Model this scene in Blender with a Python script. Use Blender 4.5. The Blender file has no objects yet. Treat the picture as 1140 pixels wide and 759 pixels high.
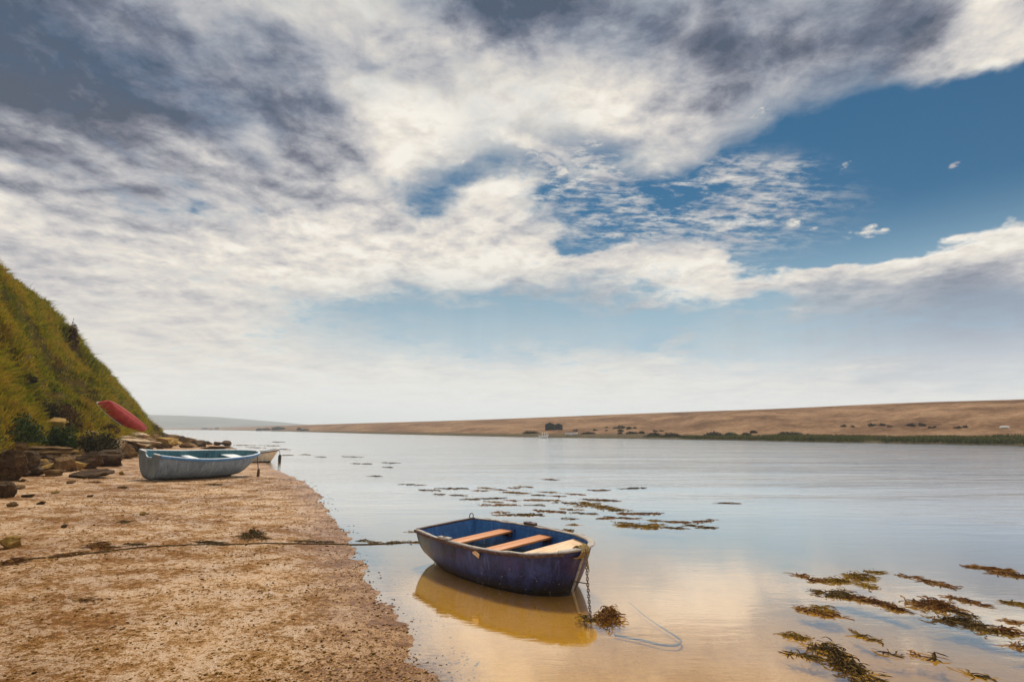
import bpy, bmesh, math, random
import numpy as np
from mathutils import Vector, Matrix, noise as mnoise
R = math.radians
sc = bpy.context.scene
COL = sc.collection
PW, PH, F = 1140.0, 759.0, 633.33          # the photograph's frame and focal length in its pixels
EYE = 1.7                                   # camera height above the water
TILT = math.atan((477.0 - 379.5) / F)
CT, ST = math.cos(TILT), math.sin(TILT)

def ray(px, py):
    cx, cy = (px - 570) / F, (379.5 - py) / F
    d = Vector((cx, CT - cy * ST, ST + cy * CT))
    return d.normalized()
def on_z(px, py, z=0.0):                    # where a sight line meets the level z
    d = ray(px, py); t = (z - EYE) / d.z
    return Vector((d.x * t, d.y * t, z))
def azel(px, py):
    d = ray(px, py)
    return math.degrees(math.atan2(d.x, d.y)), math.degrees(math.asin(d.z))
def smooth(a, b, x):
    t = np.clip((x - a) / (b - a), 0, 1); return t * t * (3 - 2 * t)

# ---- numpy value noise -------------------------------------------------
_rng = np.random.RandomState(5)
_tab = _rng.rand(256, 256)
def vnoise(x, y):
    x = np.asarray(x, float); y = np.asarray(y, float)
    xi = np.floor(x).astype(int); yi = np.floor(y).astype(int)
    fx = x - xi; fy = y - yi
    fx = fx * fx * fx * (fx * (fx * 6 - 15) + 10); fy = fy * fy * fy * (fy * (fy * 6 - 15) + 10)
    g = lambda a, b: _tab[a & 255, b & 255]
    return (g(xi, yi) * (1 - fx) + g(xi + 1, yi) * fx) * (1 - fy) + (g(xi, yi + 1) * (1 - fx) + g(xi + 1, yi + 1) * fx) * fy
def fbm(x, y, o=4, rough=.5):
    s = 0; a = 1; t = 0
    for k in range(o):
        s = s + a * (vnoise(x * 2 ** k + 17.3 * k, y * 2 ** k + 9.1 * k) - .5); t += a; a *= rough
    return s / t * 2

# ---- objects -----------------------------------------------------------
def mesh_obj(name, v, f, mat, parent=None, flat=False, mats=None):
    me = bpy.data.meshes.new(name)
    me.from_pydata([tuple(p) for p in v], [], [tuple(q) for q in f]); me.update()
    o = bpy.data.objects.new(name, me); COL.objects.link(o)
    for m in (mats or [mat]): me.materials.append(m)
    if not flat: me.polygons.foreach_set('use_smooth', [True] * len(me.polygons))
    if parent: o.parent = parent
    return o
def fast_obj(name, v, f, mat, parent=None, flat=False):      # arrays: all faces of one size
    v = np.asarray(v, np.float32); f = np.asarray(f, np.int32); n = f.shape[1]
    me = bpy.data.meshes.new(name)
    me.vertices.add(len(v)); me.vertices.foreach_set('co', v.ravel())
    me.loops.add(f.size); me.loops.foreach_set('vertex_index', f.ravel())
    me.polygons.add(len(f)); me.polygons.foreach_set('loop_start', np.arange(0, f.size, n, dtype=np.int32))
    me.polygons.foreach_set('loop_total', np.full(len(f), n, np.int32))
    me.polygons.foreach_set('use_smooth', np.full(len(f), not flat, bool))
    me.update(calc_edges=True); me.validate()
    o = bpy.data.objects.new(name, me); COL.objects.link(o); me.materials.append(mat)
    if parent: o.parent = parent
    return o
def bm_obj(name, bm, mat, parent=None, flat=False):
    me = bpy.data.meshes.new(name); bm.normal_update(); bm.to_mesh(me); bm.free()
    o = bpy.data.objects.new(name, me); COL.objects.link(o); me.materials.append(mat)
    if not flat: me.polygons.foreach_set('use_smooth', [True] * len(me.polygons))
    if parent: o.parent = parent
    return o
def tag(o, label, cat, group=None):
    o['label'] = label; o['category'] = cat
    if group: o['group'] = group
    return o
def kind(o, k): o['kind'] = k; return o
def thing(name, label, cat, loc, rz=0, group=None, rot=None):
    o = bpy.data.objects.new(name, None); COL.objects.link(o); o.empty_display_size = .2
    o.location = loc; o.rotation_euler = rot if rot else (0, 0, rz)
    return tag(o, label, cat, group)
def grid_faces(nu, nv, wrap=False):
    f = []
    for i in range(nu - 1):
        for j in range(nv - (0 if wrap else 1)):
            k = (j + 1) % nv
            f.append((i * nv + j, (i + 1) * nv + j, (i + 1) * nv + k, i * nv + k))
    return f
def grid_faces_np(nu, nv):
    i, j = np.meshgrid(np.arange(nu - 1), np.arange(nv - 1), indexing='ij')
    a = (i * nv + j).ravel(); b = ((i + 1) * nv + j).ravel()
    return np.stack([a, b, b + 1, a + 1], 1)
def tube(pts, r, n=8, cap=True):             # a tube along points; r number or list
    pts = [Vector(p) for p in pts]; m = len(pts); v = []; f = []
    up = Vector((0, 0, 1)); prev = None
    for i, p in enumerate(pts):
        t = (pts[min(i + 1, m - 1)] - pts[max(i - 1, 0)])
        if t.length < 1e-9: t = Vector((1, 0, 0))
        t.normalize()
        if prev is None:
            a = t.cross(up)
            if a.length < .05: a = t.cross(Vector((1, 0, 0)))
        else: a = prev - t * prev.dot(t)
        a.normalize(); prev = a; b = t.cross(a)
        rr = r[i] if hasattr(r, '__len__') else r
        for k in range(n):
            w = 2 * math.pi * k / n; v.append(p + a * (math.cos(w) * rr) + b * (math.sin(w) * rr))
    f = grid_faces(m, n, True)
    if cap: f = f + [tuple(range(n))[::-1], tuple(range((m - 1) * n, m * n))]
    return v, f
class MB:
    def __init__(s): s.v = []; s.f = []
    def add(s, v, f, M=None):
        k = len(s.v); s.v += [(M @ Vector(p)) if M is not None else Vector(p) for p in v]; s.f += [tuple(i + k for i in q) for q in f]; return s
    def box(s, c, d, M=None, bev=0.0):
        bm = bmesh.new(); bmesh.ops.create_cube(bm, size=1)
        for q in bm.verts: q.co = Vector((q.co.x * d[0], q.co.y * d[1], q.co.z * d[2])) + Vector(c)
        if bev: bmesh.ops.bevel(bm, geom=bm.edges[:], offset=bev, segments=2, affect='EDGES', profile=.5)
        bm.verts.ensure_lookup_table(); bm.verts.index_update()
        s.add([q.co.copy() for q in bm.verts], [[w.index for w in q.verts] for q in bm.faces], M); bm.free(); return s
    def tube(s, pts, r, n=8, M=None): return s.add(*tube(pts, r, n), M)
    def obj(s, name, mat, parent=None, flat=False): return mesh_obj(name, s.v, s.f, mat, parent, flat)

# ---- node helpers ------------------------------------------------------
class G:
    "small node-tree writer"
    def __init__(s, nt): s.nt = nt; nt.nodes.clear()
    def n(s, t, ins=None, **kw):
        x = s.nt.nodes.new(t)
        for k, v in kw.items(): setattr(x, k, v)
        for k, v in (ins or {}).items(): s.put(x.inputs[k], v)
        return x
    def put(s, sock, v):
        if isinstance(v, bpy.types.NodeSocket): s.nt.links.new(v, sock)
        elif isinstance(v, bpy.types.Node): s.nt.links.new(v.outputs[0], sock)
        else:
            if sock.type == 'RGBA' and hasattr(v, '__len__') and len(v) == 3: v = (*v, 1)
            sock.default_value = v
    def m(s, op, a, b=0.0, c=0.0, clamp=False):
        x = s.n('ShaderNodeMath', {0: a, 1: b, 2: c}, operation=op, use_clamp=clamp); return x.outputs[0]
    def vm(s, op, a, b=(0, 0, 0)):
        x = s.n('ShaderNodeVectorMath', {0: a, 1: b}, operation=op); return x.outputs[0]
    def vscale(s, a, k):
        x = s.n('ShaderNodeVectorMath', {0: a}, operation='SCALE'); s.put(x.inputs['Scale'], k); return x.outputs[0]
    def noise(s, vec, scale, detail=4, rough=.5, dist=0.0, lac=2.0, col=False):
        x = s.n('ShaderNodeTexNoise', {'Vector': vec, 'Scale': scale, 'Detail': detail, 'Roughness': rough, 'Distortion': dist, 'Lacunarity': lac})
        return x.outputs['Color' if col else 'Fac']
    def vor(s, vec, scale, feature='F1', out='Distance', rand=1.0):
        x = s.n('ShaderNodeTexVoronoi', {'Vector': vec, 'Scale': scale, 'Randomness': rand}, feature=feature); return x.outputs[out]
    def rng(s, v, a, b, c=0.0, d=1.0, smooth=True):
        x = s.n('ShaderNodeMapRange', {0: v, 1: a, 2: b, 3: c, 4: d}, interpolation_type='SMOOTHSTEP' if smooth else 'LINEAR'); return x.outputs[0]
    def ramp(s, v, stops, interp='LINEAR'):
        x = s.n('ShaderNodeValToRGB', {0: v}); r = x.color_ramp; r.interpolation = interp
        while len(r.elements) < len(stops): r.elements.new(.5)
        for e, (p, c) in zip(r.elements, stops): e.position = p; e.color = (*c, 1)
        return x.outputs[0]
    def mix(s, f, a, b, blend='MIX'):
        x = s.n('ShaderNodeMix', data_type='RGBA', blend_type=blend); s.put(x.inputs[0], f); s.put(x.inputs[6], a); s.put(x.inputs[7], b); return x.outputs[2]
    def bump(s, h, strength=.5, dist=.01, normal=None):
        x = s.n('ShaderNodeBump', {'Height': h, 'Strength': strength, 'Distance': dist})
        if normal is not None: s.put(x.inputs['Normal'], normal)
        return x.outputs[0]
    def coord(s, k='Object'): return s.n('ShaderNodeTexCoord').outputs[k]
    def pos(s): return s.n('ShaderNodeNewGeometry').outputs['Position']
    def map(s, v, scale=(1, 1, 1), rot=(0, 0, 0), loc=(0, 0, 0), typ='POINT'):
        return s.n('ShaderNodeMapping', {'Vector': v, 'Location': loc, 'Rotation': rot, 'Scale': scale}, vector_type=typ).outputs[0]
    def out(s, sh): s.nt.links.new(sh if isinstance(sh, bpy.types.NodeSocket) else sh.outputs[0], s.n('ShaderNodeOutputMaterial').inputs['Surface'])
    def pbsdf(s, **kw):
        names = dict(color='Base Color', rough='Roughness', metal='Metallic', normal='Normal', spec='Specular IOR Level', ior='IOR', coat='Coat Weight', coat_rough='Coat Roughness', sheen='Sheen Weight')
        return s.n('ShaderNodeBsdfPrincipled', {names[k]: v for k, v in kw.items()})
def material(name):
    m = bpy.data.materials.new(name); m.use_nodes = True; return m, G(m.node_tree)
def lin(r, g, b):
    f = lambda c: (c / 255 / 12.92) if c / 255 <= .04045 else ((c / 255 + .055) / 1.055) ** 2.4
    return (f(r), f(g), f(b))
cam = bpy.data.cameras.new('camera'); cam.lens = 36 * F / PW; cam.sensor_width = 36; cam.sensor_fit = 'HORIZONTAL'
cam.clip_start = .05; cam.clip_end = 20000
co = bpy.data.objects.new('camera', cam); COL.objects.link(co); co.location = (0, 0, EYE)
co.rotation_euler = (math.pi / 2 + TILT, 0, 0); sc.camera = co
sc.view_settings.view_transform = 'Standard'; sc.view_settings.look = 'None'; sc.view_settings.gamma = 1; sc.view_settings.exposure = 0
sc.view_settings.use_curve_mapping = False
sc.render.engine = 'CYCLES'
sc.cycles.max_bounces = 10; sc.cycles.transparent_max_bounces = 12; sc.cycles.use_denoising = True
sc.cycles.volume_bounces = 1; sc.cycles.sample_clamp_indirect = 6
SUN_EL, SUN_AZ = 58.0, -2.0
world = bpy.data.worlds.new('World'); sc.world = world; world.use_nodes = True
g = G(world.node_tree)
STR = .1
d = g.coord('Generated'); sp = g.n('ShaderNodeSeparateXYZ', {0: d})
X, Y, Z = sp.outputs
az = g.m('MULTIPLY', g.m('ARCTAN2', X, Y), 57.2958)
el = g.m('MULTIPLY', g.m('ARCSINE', Z), 57.2958)
zz = g.m('ADD', g.m('MAXIMUM', Z, 0.0), .16)
P = g.n('ShaderNodeCombineXYZ', {0: g.m('DIVIDE', X, zz), 1: g.m('DIVIDE', Y, zz), 2: g.m('MULTIPLY', Z, .6)}).outputs[0]   # cloud deck coordinates
wn = g.noise(P, 2.6, 6, .58, col=True)
warp = g.vm('SUBTRACT', wn, (.5, .5, .5))
A0 = g.n('ShaderNodeCombineXYZ', {0: az, 1: el}).outputs[0]
A = g.vm('ADD', A0, g.vm('MULTIPLY', warp, (13, 8, 0)))
A2 = g.vm('ADD', A0, g.vm('MULTIPLY', warp, (6, 4, 0)))
def blob(px, py, rx, ry, rot=0, vec=None):      # a soft elliptical region of the sky round one direction
    a, e = azel(px, py)
    sx = abs(azel(px + 20, py)[0] - azel(px - 20, py)[0]) / 40; sy = abs(azel(px, py + 20)[1] - azel(px, py - 20)[1]) / 40
    v = g.map(A if vec is None else vec, (rx * sx, ry * sy, 1), (0, 0, -R(rot)), (a, e, 0), 'TEXTURE')
    return g.rng(g.n('ShaderNodeTexGradient', {0: v}, gradient_type='SPHERICAL').outputs[1], 0, .85)
def field(base, rows, vec=None):
    s = base
    for (px, py, rx, ry, rot, w) in rows: s = g.m('MULTIPLY_ADD', blob(px, py, rx, ry, rot, vec), w, s)
    return s
# where the blue shows between the clouds (negative cover)
cover = field(.86, [
    (1010, 190, 350, 150, 6, -2.6), (960, 175, 250, 90, -5, -1.0), (900, 262, 130, 60, 5, -1.1), (1120, 165, 170, 110, 0, -1.3),
    (760, 215, 250, 85, 5, -.95), (655, 275, 60, 28, 0, -1.1), (490, 205, 120, 60, -30, -.6), (600, 195, 110, 60, 0, -.6),
    (600, 360, 330, 70, 0, -.62), (470, 345, 200, 50, 0, -.25), (900, 365, 330, 70, 0, -.42), (1080, 350, 200, 70, 0, -.3),
    (205, 238, 150, 30, 10, -.45), (1100, 40, 130, 90, 0, 1.1),
    (1090, 285, 190, 70, -20, 1.15), (970, 310, 150, 40, 0, .7), (600, 180, 75, 13, 24, .7), (548, 215, 60, 26, 0, .8), (420, 300, 420, 50, 4, .35),
    (885, 248, 26, 10, 0, .9), (960, 256, 60, 13, 4, .9), (430, 150, 120, 60, 0, .6), (715, 140, 140, 60, 20, .6),
])
dark0 = field(0.0, [
    (60, 80, 420, 190, 10, .95), (20, 20, 340, 220, 0, .5), (300, 95, 200, 95, 30, .62), (230, 130, 190, 60, 12, .35), (350, 125, 90, 100, 30, .3),
    (550, 8, 150, 62, 0, .95), (700, 40, 190, 90, 15, .42), (900, 40, 280, 100, 10, .62), (1010, 30, 120, 90, 0, .35), (800, 120, 130, 80, 0, .22), (880, 100, 320, 70, -4, .1), (640, 45, 260, 70, 0, .22), (380, 40, 160, 60, 0, .22), (700, 170, 160, 40, 0, .12),
    (300, 212, 85, 34, 10, .55), (250, 265, 180, 40, 0, .18), (395, 180, 80, 30, -20, .26), (490, 185, 60, 30, 0, .3),
    (1130, 335, 200, 70, -8, .5), (990, 345, 220, 55, 0, .32), (820, 360, 260, 60, 0, .3), (980, 385, 300, 60, 0, .36), (1080, 405, 220, 50, 0, .25), (620, 350, 200, 60, 0, .35), (480, 360, 180, 50, 0, .18),
    (60, 215, 130, 50, 20, .22), (100, 300, 260, 70, 0, .12),
    (570, 130, 190, 110, 0, -.32), (430, 150, 130, 60, 0, -.22), (740, 110, 120, 70, 0, -.12), (450, 290, 300, 60, 0, -.22), (800, 305, 240, 32, 0, -.26), (1090, 262, 150, 50, -15, -.3), (1110, 30, 90, 80, 0, -.4),
    (200, 160, 220, 26, 20, -.3), (300, 160, 60, 30, 20, -.4), (500, 430, 500, 60, 0, -.1),
])
dark = g.m('MULTIPLY_ADD', dark0, .60, .22)
n_big = g.noise(P, 3.4, 8, .60, .25)
n_mid = g.noise(P, 9.0, 7, .62, .4)
n_puff = g.noise(P, 17, 7, .62, .3)
tos = g.vscale(g.n('ShaderNodeVectorMath', {0: g.vm('SUBTRACT', (0, .62, 0), g.vm('MULTIPLY', P, (1, 1, 0)))}, operation='NORMALIZE').outputs[0], .06)
n_rel = g.noise(P, 5.2, 8, .57, .3); n_rel2 = g.noise(g.vm('ADD', P, tos), 5.2, 8, .57, .3)
relief = g.m('MULTIPLY', g.m('SUBTRACT', n_rel2, n_rel), g.rng(el, 6, 20, .2, 1.0))
relief = g.m('MAXIMUM', g.m('MINIMUM', relief, .24), -.26)
n_fine = g.noise(g.map(P, (1.0, 2.6, 1), (0, 0, R(28))), 11, 8, .70, .35)          # ripples of the thin high cloud
nz = g.m('ADD', g.m('MULTIPLY', g.m('SUBTRACT', n_big, .5), 1.5), g.m('MULTIPLY', g.m('SUBTRACT', n_mid, .5), .75))
hi = g.rng(el, 20, 30)
alpha = g.rng(g.m('ADD', g.m('ADD', cover, g.m('MULTIPLY_ADD', g.m('SUBTRACT', n_rel, .5), .7, nz)), g.m('MULTIPLY', g.m('SUBTRACT', n_puff, .5), g.m('MULTIPLY_ADD', hi, -.35, .6))), g.m('MULTIPLY_ADD', hi, -.75, .10), g.m('MULTIPLY_ADD', hi, .55, .82))
veil_area = field(0.0, [(735, 225, 230, 85, 8, 1.7), (640, 190, 200, 80, 0, .5), (840, 195, 90, 40, 0, .5)], A2)
veil = g.m('MULTIPLY', g.rng(g.m('ADD', g.m('MULTIPLY_ADD', g.m('SUBTRACT', n_puff, .5), .5, n_fine), g.m('MULTIPLY', g.m('SUBTRACT', n_big, .5), .8)), .36, .74), g.m('MINIMUM', veil_area, .9))
alpha = g.m('MAXIMUM', alpha, veil)
wisps = field(0.0, [(885, 248, 17, 9, 0, 0.74), (968, 257, 46, 12, 4, 0.68), (916, 247, 34, 8, -20, 0.50), (612, 184, 66, 15, 24, 0.74), (655, 180, 40, 10, 20, 0.43), (548, 216, 60, 26, -6, 0.74), (488, 162, 34, 24, 0, 0.68), (515, 182, 20, 12, 0, 0.56), (843, 122, 46, 34, 10, 0.56), (1064, 183, 14, 6, 0, 0.43), (940, 181, 40, 8, -8, 0.34), (430, 160, 60, 40, 0, 0.50), (690, 215, 60, 20, 10, 0.31)], g.vm('ADD', A0, g.vm('MULTIPLY', warp, (2.2, 1.8, 0))))
w_area = g.rng(wisps, .04, .3)
wisps = g.rng(g.m('ADD', wisps, g.m('ADD', g.m('MULTIPLY', g.m('SUBTRACT', n_puff, .5), 2.4), g.m('MULTIPLY', g.m('SUBTRACT', n_mid, .5), 1.4))), .34, .95)
wisps = g.m('MULTIPLY', wisps, w_area)
alpha = g.m('MAXIMUM', alpha, wisps)
dark = g.m('MULTIPLY', dark, g.m('MULTIPLY_ADD', wisps, -.35, 1.0))
# clear sky
sky = g.n('ShaderNodeTexSky', sky_type='NISHITA', sun_disc=False, sun_elevation=R(SUN_EL), sun_rotation=R(SUN_AZ), altitude=0, air_density=1.0, dust_density=.4, ozone_density=2.5)
blue = g.mix(1.0, sky.outputs[0], (.006, .33, .45), 'MULTIPLY')
blue = g.mix(g.rng(el, 20, 9), blue, tuple(c / STR for c in lin(146, 182, 202)))
blue = g.mix(g.rng(el, 9, -1), blue, tuple(c / STR for c in lin(236, 240, 240)))
# cloud tone: dark under-sides to sunlit cream
shade = g.m('ADD', relief, g.m('ADD', g.m('MULTIPLY_ADD', g.m('SUBTRACT', n_puff, .5), g.rng(el, 5, 16, .12, .5), dark), g.m('ADD', g.m('MULTIPLY', g.m('SUBTRACT', n_mid, .5), g.rng(el, 4, 24, .2, .62)), g.m('MULTIPLY', g.m('SUBTRACT', n_big, .5), g.rng(el, 3, 20, .55, 1.15)))))
tone = g.ramp(shade, [(0, lin(247, 241, 230)), (.16, lin(232, 225, 214)), (.34, lin(206, 202, 200)), (.55, lin(166, 167, 174)), (.78, lin(114, 118, 133)), (1, lin(70, 82, 102))])
low = g.mix(g.rng(el, 14, 2), (1, 1, 1), (.97, 1.0, 1.02))
tone = g.mix(1.0, tone, low, 'MULTIPLY')
tone = g.vscale(tone, 1 / STR)
c = g.mix(alpha, blue, tone)
# rain haze hanging low under the cloud
rain = field(0.0, [(560, 362, 300, 78, 0, 1.0), (900, 372, 330, 74, -2, .95), (1130, 375, 220, 90, 0, .9), (420, 372, 190, 56, 0, .55), (735, 372, 70, 50, 0, -.5)], A2)
rain = g.m('MULTIPLY', g.m('MINIMUM', rain, 1.0), g.rng(n_big, .25, .62, .55, 1.0))
rc = g.ramp(g.m('MULTIPLY', el, 1 / 16), [(0, lin(236, 239, 239)), (.22, lin(222, 229, 231)), (.48, lin(186, 204, 212)), (.72, lin(150, 178, 193)), (1, lin(134, 160, 178))])
rc = g.mix(g.rng(az, 18, 44), rc, g.ramp(g.m('MULTIPLY', el, 1 / 16), [(0, lin(220, 223, 228)), (.25, lin(200, 207, 216)), (.5, lin(146, 160, 181)), (.8, lin(108, 125, 150)), (1, lin(100, 117, 142))]))
shaft = g.noise(g.map(A0, (1.0, .06, 1), (0, 0, R(8))), .35, 4, .6)
rc = g.mix(1.0, rc, g.mix(shaft, (.86, .88, .90), (1.14, 1.12, 1.10)), 'MULTIPLY')
c = g.mix(g.m('MULTIPLY', rain, g.rng(az, 10, 30, .76, .92)), c, g.vscale(rc, 1 / STR))
# bright veil of air along the horizon
hz = g.m('MULTIPLY', g.rng(el, 7.5, .0), g.rng(g.m('ADD', az, g.m('MULTIPLY', el, 1.5)), 75, -15, .35, .95))
c = g.mix(hz, c, tuple(x / STR for x in lin(238, 240, 239)))
bg = g.n('ShaderNodeBackground', {0: c, 1: STR})
wo = g.n('ShaderNodeOutputWorld'); g.nt.links.new(bg.outputs[0], wo.inputs[0])
world.cycles.sampling_method = 'MANUAL'; world.cycles.sample_map_resolution = 512
sl = bpy.data.lights.new('sun', 'SUN'); sl.energy = 3.7; sl.angle = R(11); sl.color = (1, .93, .82)
so = bpy.data.objects.new('sun', sl); COL.objects.link(so)
sd = Vector((math.sin(R(SUN_AZ)) * math.cos(R(SUN_EL)), math.cos(R(SUN_AZ)) * math.cos(R(SUN_EL)), math.sin(R(SUN_EL))))
so.rotation_euler = sd.to_track_quat('Z', 'Y').to_euler()
# ---- plan of the shore, in metres on the ground --------------------------
shore_px = [(620, 900), (560, 820), (505, 759), (478, 738), (448, 712), (430, 690), (404, 660), (392, 640), (394, 625), (382, 606), (380, 585), (371, 562), (347, 543), (325, 529), (303, 521), (290, 512), (283, 505), (262, 499), (246, 495.5), (228, 490.5), (206, 486.5), (188, 483.5), (172, 480.5), (150, 479.0)]
shore = [on_z(*p) for p in shore_px]
shore_xy = np.array([(p.x, p.y) for p in shore])
shore_xy = np.vstack([[(1.2, -6.0), (0.9, 0.5)], shore_xy])
def resample(p, n):
    p = np.asarray(p, float); d = np.r_[0, np.cumsum(np.linalg.norm(np.diff(p, axis=0), axis=1))]
    t = np.linspace(0, d[-1], n); return np.stack([np.interp(t, d, p[:, k]) for k in range(p.shape[1])], 1)
def sdist(x, y, line):                      # distance to a polyline and the side (positive on its left)
    best = np.full(x.shape, 1e9); side = np.ones(x.shape)
    for a, b in zip(line[:-1], line[1:]):
        ab = b - a; t = np.clip(((x - a[0]) * ab[0] + (y - a[1]) * ab[1]) / (ab @ ab), 0, 1)
        dx = x - a[0] - t * ab[0]; dy = y - a[1] - t * ab[1]; dd = dx * dx + dy * dy
        s = np.sign(ab[0] * (y - a[1]) - ab[1] * (x - a[0])); k = dd < best - 1e-9
        best = np.where(k, dd, best); side = np.where(k, s, side)
    return np.sqrt(best) * side
# toe of the bluff (beach level) and its skyline
toe_px = [(-260, 560, .8), (-120, 530, .75), (-40, 517, .7), (0, 511.5, .66), (50, 505, .62), (100, 497.5, .85), (135, 491, 1.05), (155, 487.5, 1.15), (172, 485.5, 1.0), (180, 486.5, .75)]
toe = []
for (px, py, z) in toe_px:
    p = on_z(px, py, z); toe.append((px, math.hypot(p.x, p.y), z))
toe = np.array(toe)
sky_px = np.array([(-260, 60), (-120, 190), (-40, 262), (0, 297), (22, 313), (45, 333), (62, 352), (78, 366), (90, 383), (100, 397), (113, 405), (125, 421), (138, 437), (148, 448), (158, 462), (166, 471), (173, 477), (180, 480.2)], float)
crest_r = np.array([(-260, 38), (-120, 40), (0, 46), (45, 52), (90, 60), (125, 70), (150, 80), (166, 90), (180, 104)], float)
NI, NJ = 420, 230
hx = np.linspace(-260, 180, NI)
t_r = np.interp(hx, toe[:, 0], toe[:, 1]); t_z = np.interp(hx, toe[:, 0], toe[:, 2])
c_r = np.interp(hx, crest_r[:, 0], crest_r[:, 1]); c_y = np.interp(hx, sky_px[:, 0], sky_px[:, 1])
c_r = np.maximum(c_r, t_r + 1.5)
h_az = np.array([math.atan2(ray(a, 477).x, ray(a, 477).y) for a in hx])
_fx = np.linspace(-260, 180, 300); _fy = np.interp(_fx, sky_px[:, 0], sky_px[:, 1]); _ae = np.array([azel(a, b) for a, b in zip(_fx, _fy)])
c_el = np.radians(np.interp(np.degrees(h_az), _ae[:, 0], _ae[:, 1]))
c_z = np.maximum(EYE + c_r * np.tan(c_el) - .3 * smooth(1.5, 6, c_r * np.tan(c_el)), t_z + .05)
S = np.concatenate([[-.10, -.05, -.02], np.linspace(0, 1, 187), np.linspace(1.02, 2.2, 40)])
Rr = t_r[:, None] + (c_r - t_r)[:, None] * S[None]
prof = np.where(S <= 1, np.clip(S, -.1, 1) * 1.25 - .25 * np.clip(S, 0, 1) ** 2.2, 1 - .25 * (S - 1) - .45 * (S - 1) ** 2)
HZ = t_z[:, None] + (c_z - t_z)[:, None] * prof[None]
HZ = np.where(S[None] < 0, t_z[:, None] + np.minimum(S, 0)[None] * 9 , HZ)
HX = np.sin(h_az)[:, None] * Rr; HY = np.cos(h_az)[:, None] * Rr
amp = smooth(0, .22, S)[None] * np.clip((c_z - t_z) / 6, .08, 1)[:, None]
lump = fbm(HX * .16, HY * .16 + HZ * .2, 3) * 1.2 + fbm(HX * .45 + 40, HY * .4 + HZ * .5, 3) * 1.0 + fbm(HX * 1.3, HY * 1.1 + HZ * 1.3, 3) * .5
skyl = np.exp(-((S - 1) / .24) ** 2)[None]; lump = lump - .35
HZ = HZ + lump * amp * (1 - .86 * skyl)
hill_v = np.stack([HX, HY, HZ], 2)

m_hill, g = material('hill_soil'); p = g.pos()
n1 = g.noise(p, .5, 5, .6); n2 = g.noise(p, 2.6, 5, .65)
c = g.ramp(g.m('ADD', g.m('MULTIPLY', n1, .6), g.m('MULTIPLY', n2, .4)), [(.3, (.035, .03, .006)), (.45, (.075, .062, .008)), (.58, (.13, .085, .014)), (.72, (.2, .12, .035))])
g.out(g.pbsdf(color=c, rough=.95, spec=.1, normal=g.bump(g.noise(p, 5, 6, .7), .8, .25)))
hill = kind(fast_obj('hill', hill_v.reshape(-1, 3), grid_faces_np(NI, len(S)), m_hill), 'structure')

# ---- beach, bed of the lagoon and land behind: one sheet -----------------
AZ = np.radians(np.concatenate([np.linspace(-88, -46, 60)[:-1], np.linspace(-46, 46, 760), np.linspace(46, 88, 60)[1:]]))
RG = np.concatenate([np.linspace(.3, 2.6, 20)[:-1], 2.6 * (30 / 2.6) ** np.linspace(0, 1, 520)[:-1], 30 * (4200 / 30) ** np.linspace(0, 1, 120)])
GX = np.sin(AZ)[:, None] * RG[None]; GY = np.cos(AZ)[:, None] * RG[None]
sd_ = sdist(GX, GY, resample(shore_xy, 120))
edge = fbm(GX * .9, GY * .9, 4) * .13 * smooth(0, 1, np.clip(GX * 0 + 30 - np.hypot(GX, GY), 0, 10) / 10)
sd_ = sd_ + edge
land = np.clip(sd_, 0, None); sea = np.clip(-sd_, 0, None)
GZ = np.where(sd_ > 0, .034 * np.minimum(land, 5) + .055 * np.clip(land - 5, 0, 12), -.028 * np.minimum(sea, 6) - .09 * np.clip(sea - 6, 0, 40))
near = smooth(26, 8, np.hypot(GX, GY))
rough_land = (fbm(GX * 2.2, GY * 2.2, 4, .6) * .020 + fbm(GX * 9, GY * 9, 4, .65) * .012 * near) * (.30 * smooth(-.35, .1, sd_) + .70 * smooth(.1, 1.6, sd_))
GZ = GZ + rough_land + fbm(GX * .5 + 9, GY * .5, 3) * .02 * smooth(.4, 3, np.abs(sd_))
m_sand, g = material('wet_sand'); p = g.pos(); sp = g.n('ShaderNodeSeparateXYZ', {0: p})
px_, py_, pz_ = sp.outputs
flat = g.map(p, (1, 1, .0))
a = g.noise(flat, .55, 6, .62); b = g.noise(flat, 2.4, 6, .66); c_ = g.noise(flat, 15, 6, .72); d_ = g.noise(flat, 70, 4, .7)
wear = g.m('ADD', g.m('MULTIPLY', a, .20), g.m('ADD', g.m('MULTIPLY', b, .25), g.m('ADD', g.m('MULTIPLY', c_, .32), g.m('MULTIPLY', d_, .23))))
weed = g.ramp(g.m('ADD', g.m('MULTIPLY', c_, .55), g.m('MULTIPLY', d_, .45)), [(.3, (.030, .014, .003)), (.44, (.17, .072, .006)), (.54, (.36, .165, .015)), (.68, (.48, .26, .04))])
pale = g.ramp(g.m('ADD', g.m('MULTIPLY', c_, .4), g.m('MULTIPLY', d_, .6)), [(.3, (.11, .05, .016)), (.42, (.36, .195, .075)), (.54, (.56, .36, .20)), (.68, (.72, .55, .41))])
mask = g.rng(wear, .465, .535)
col = g.mix(mask, weed, pale)
damp = g.rng(g.m('ADD', g.m('MULTIPLY', a, .6), g.m('MULTIPLY', b, .4)), .40, .60)
col = g.mix(damp, g.mix(1.0, col, (.62, .52, .40), 'MULTIPLY'), col)
grit = g.rng(g.noise(g.map(flat, (.8, 1.3, 1)), 85, 3, .75), .56, .66); col = g.mix(g.m('MULTIPLY', grit, .75), col, (.055, .028, .009))
dry = g.rng(pz_, .30, .62)                       # the drier ochre sand up by the rocks
ochre = g.ramp(c_, [(.3, (.14, .065, .014)), (.5, (.33, .165, .04)), (.7, (.45, .26, .085))])
col = g.mix(g.m('MULTIPLY', dry, .85), col, ochre)
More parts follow.
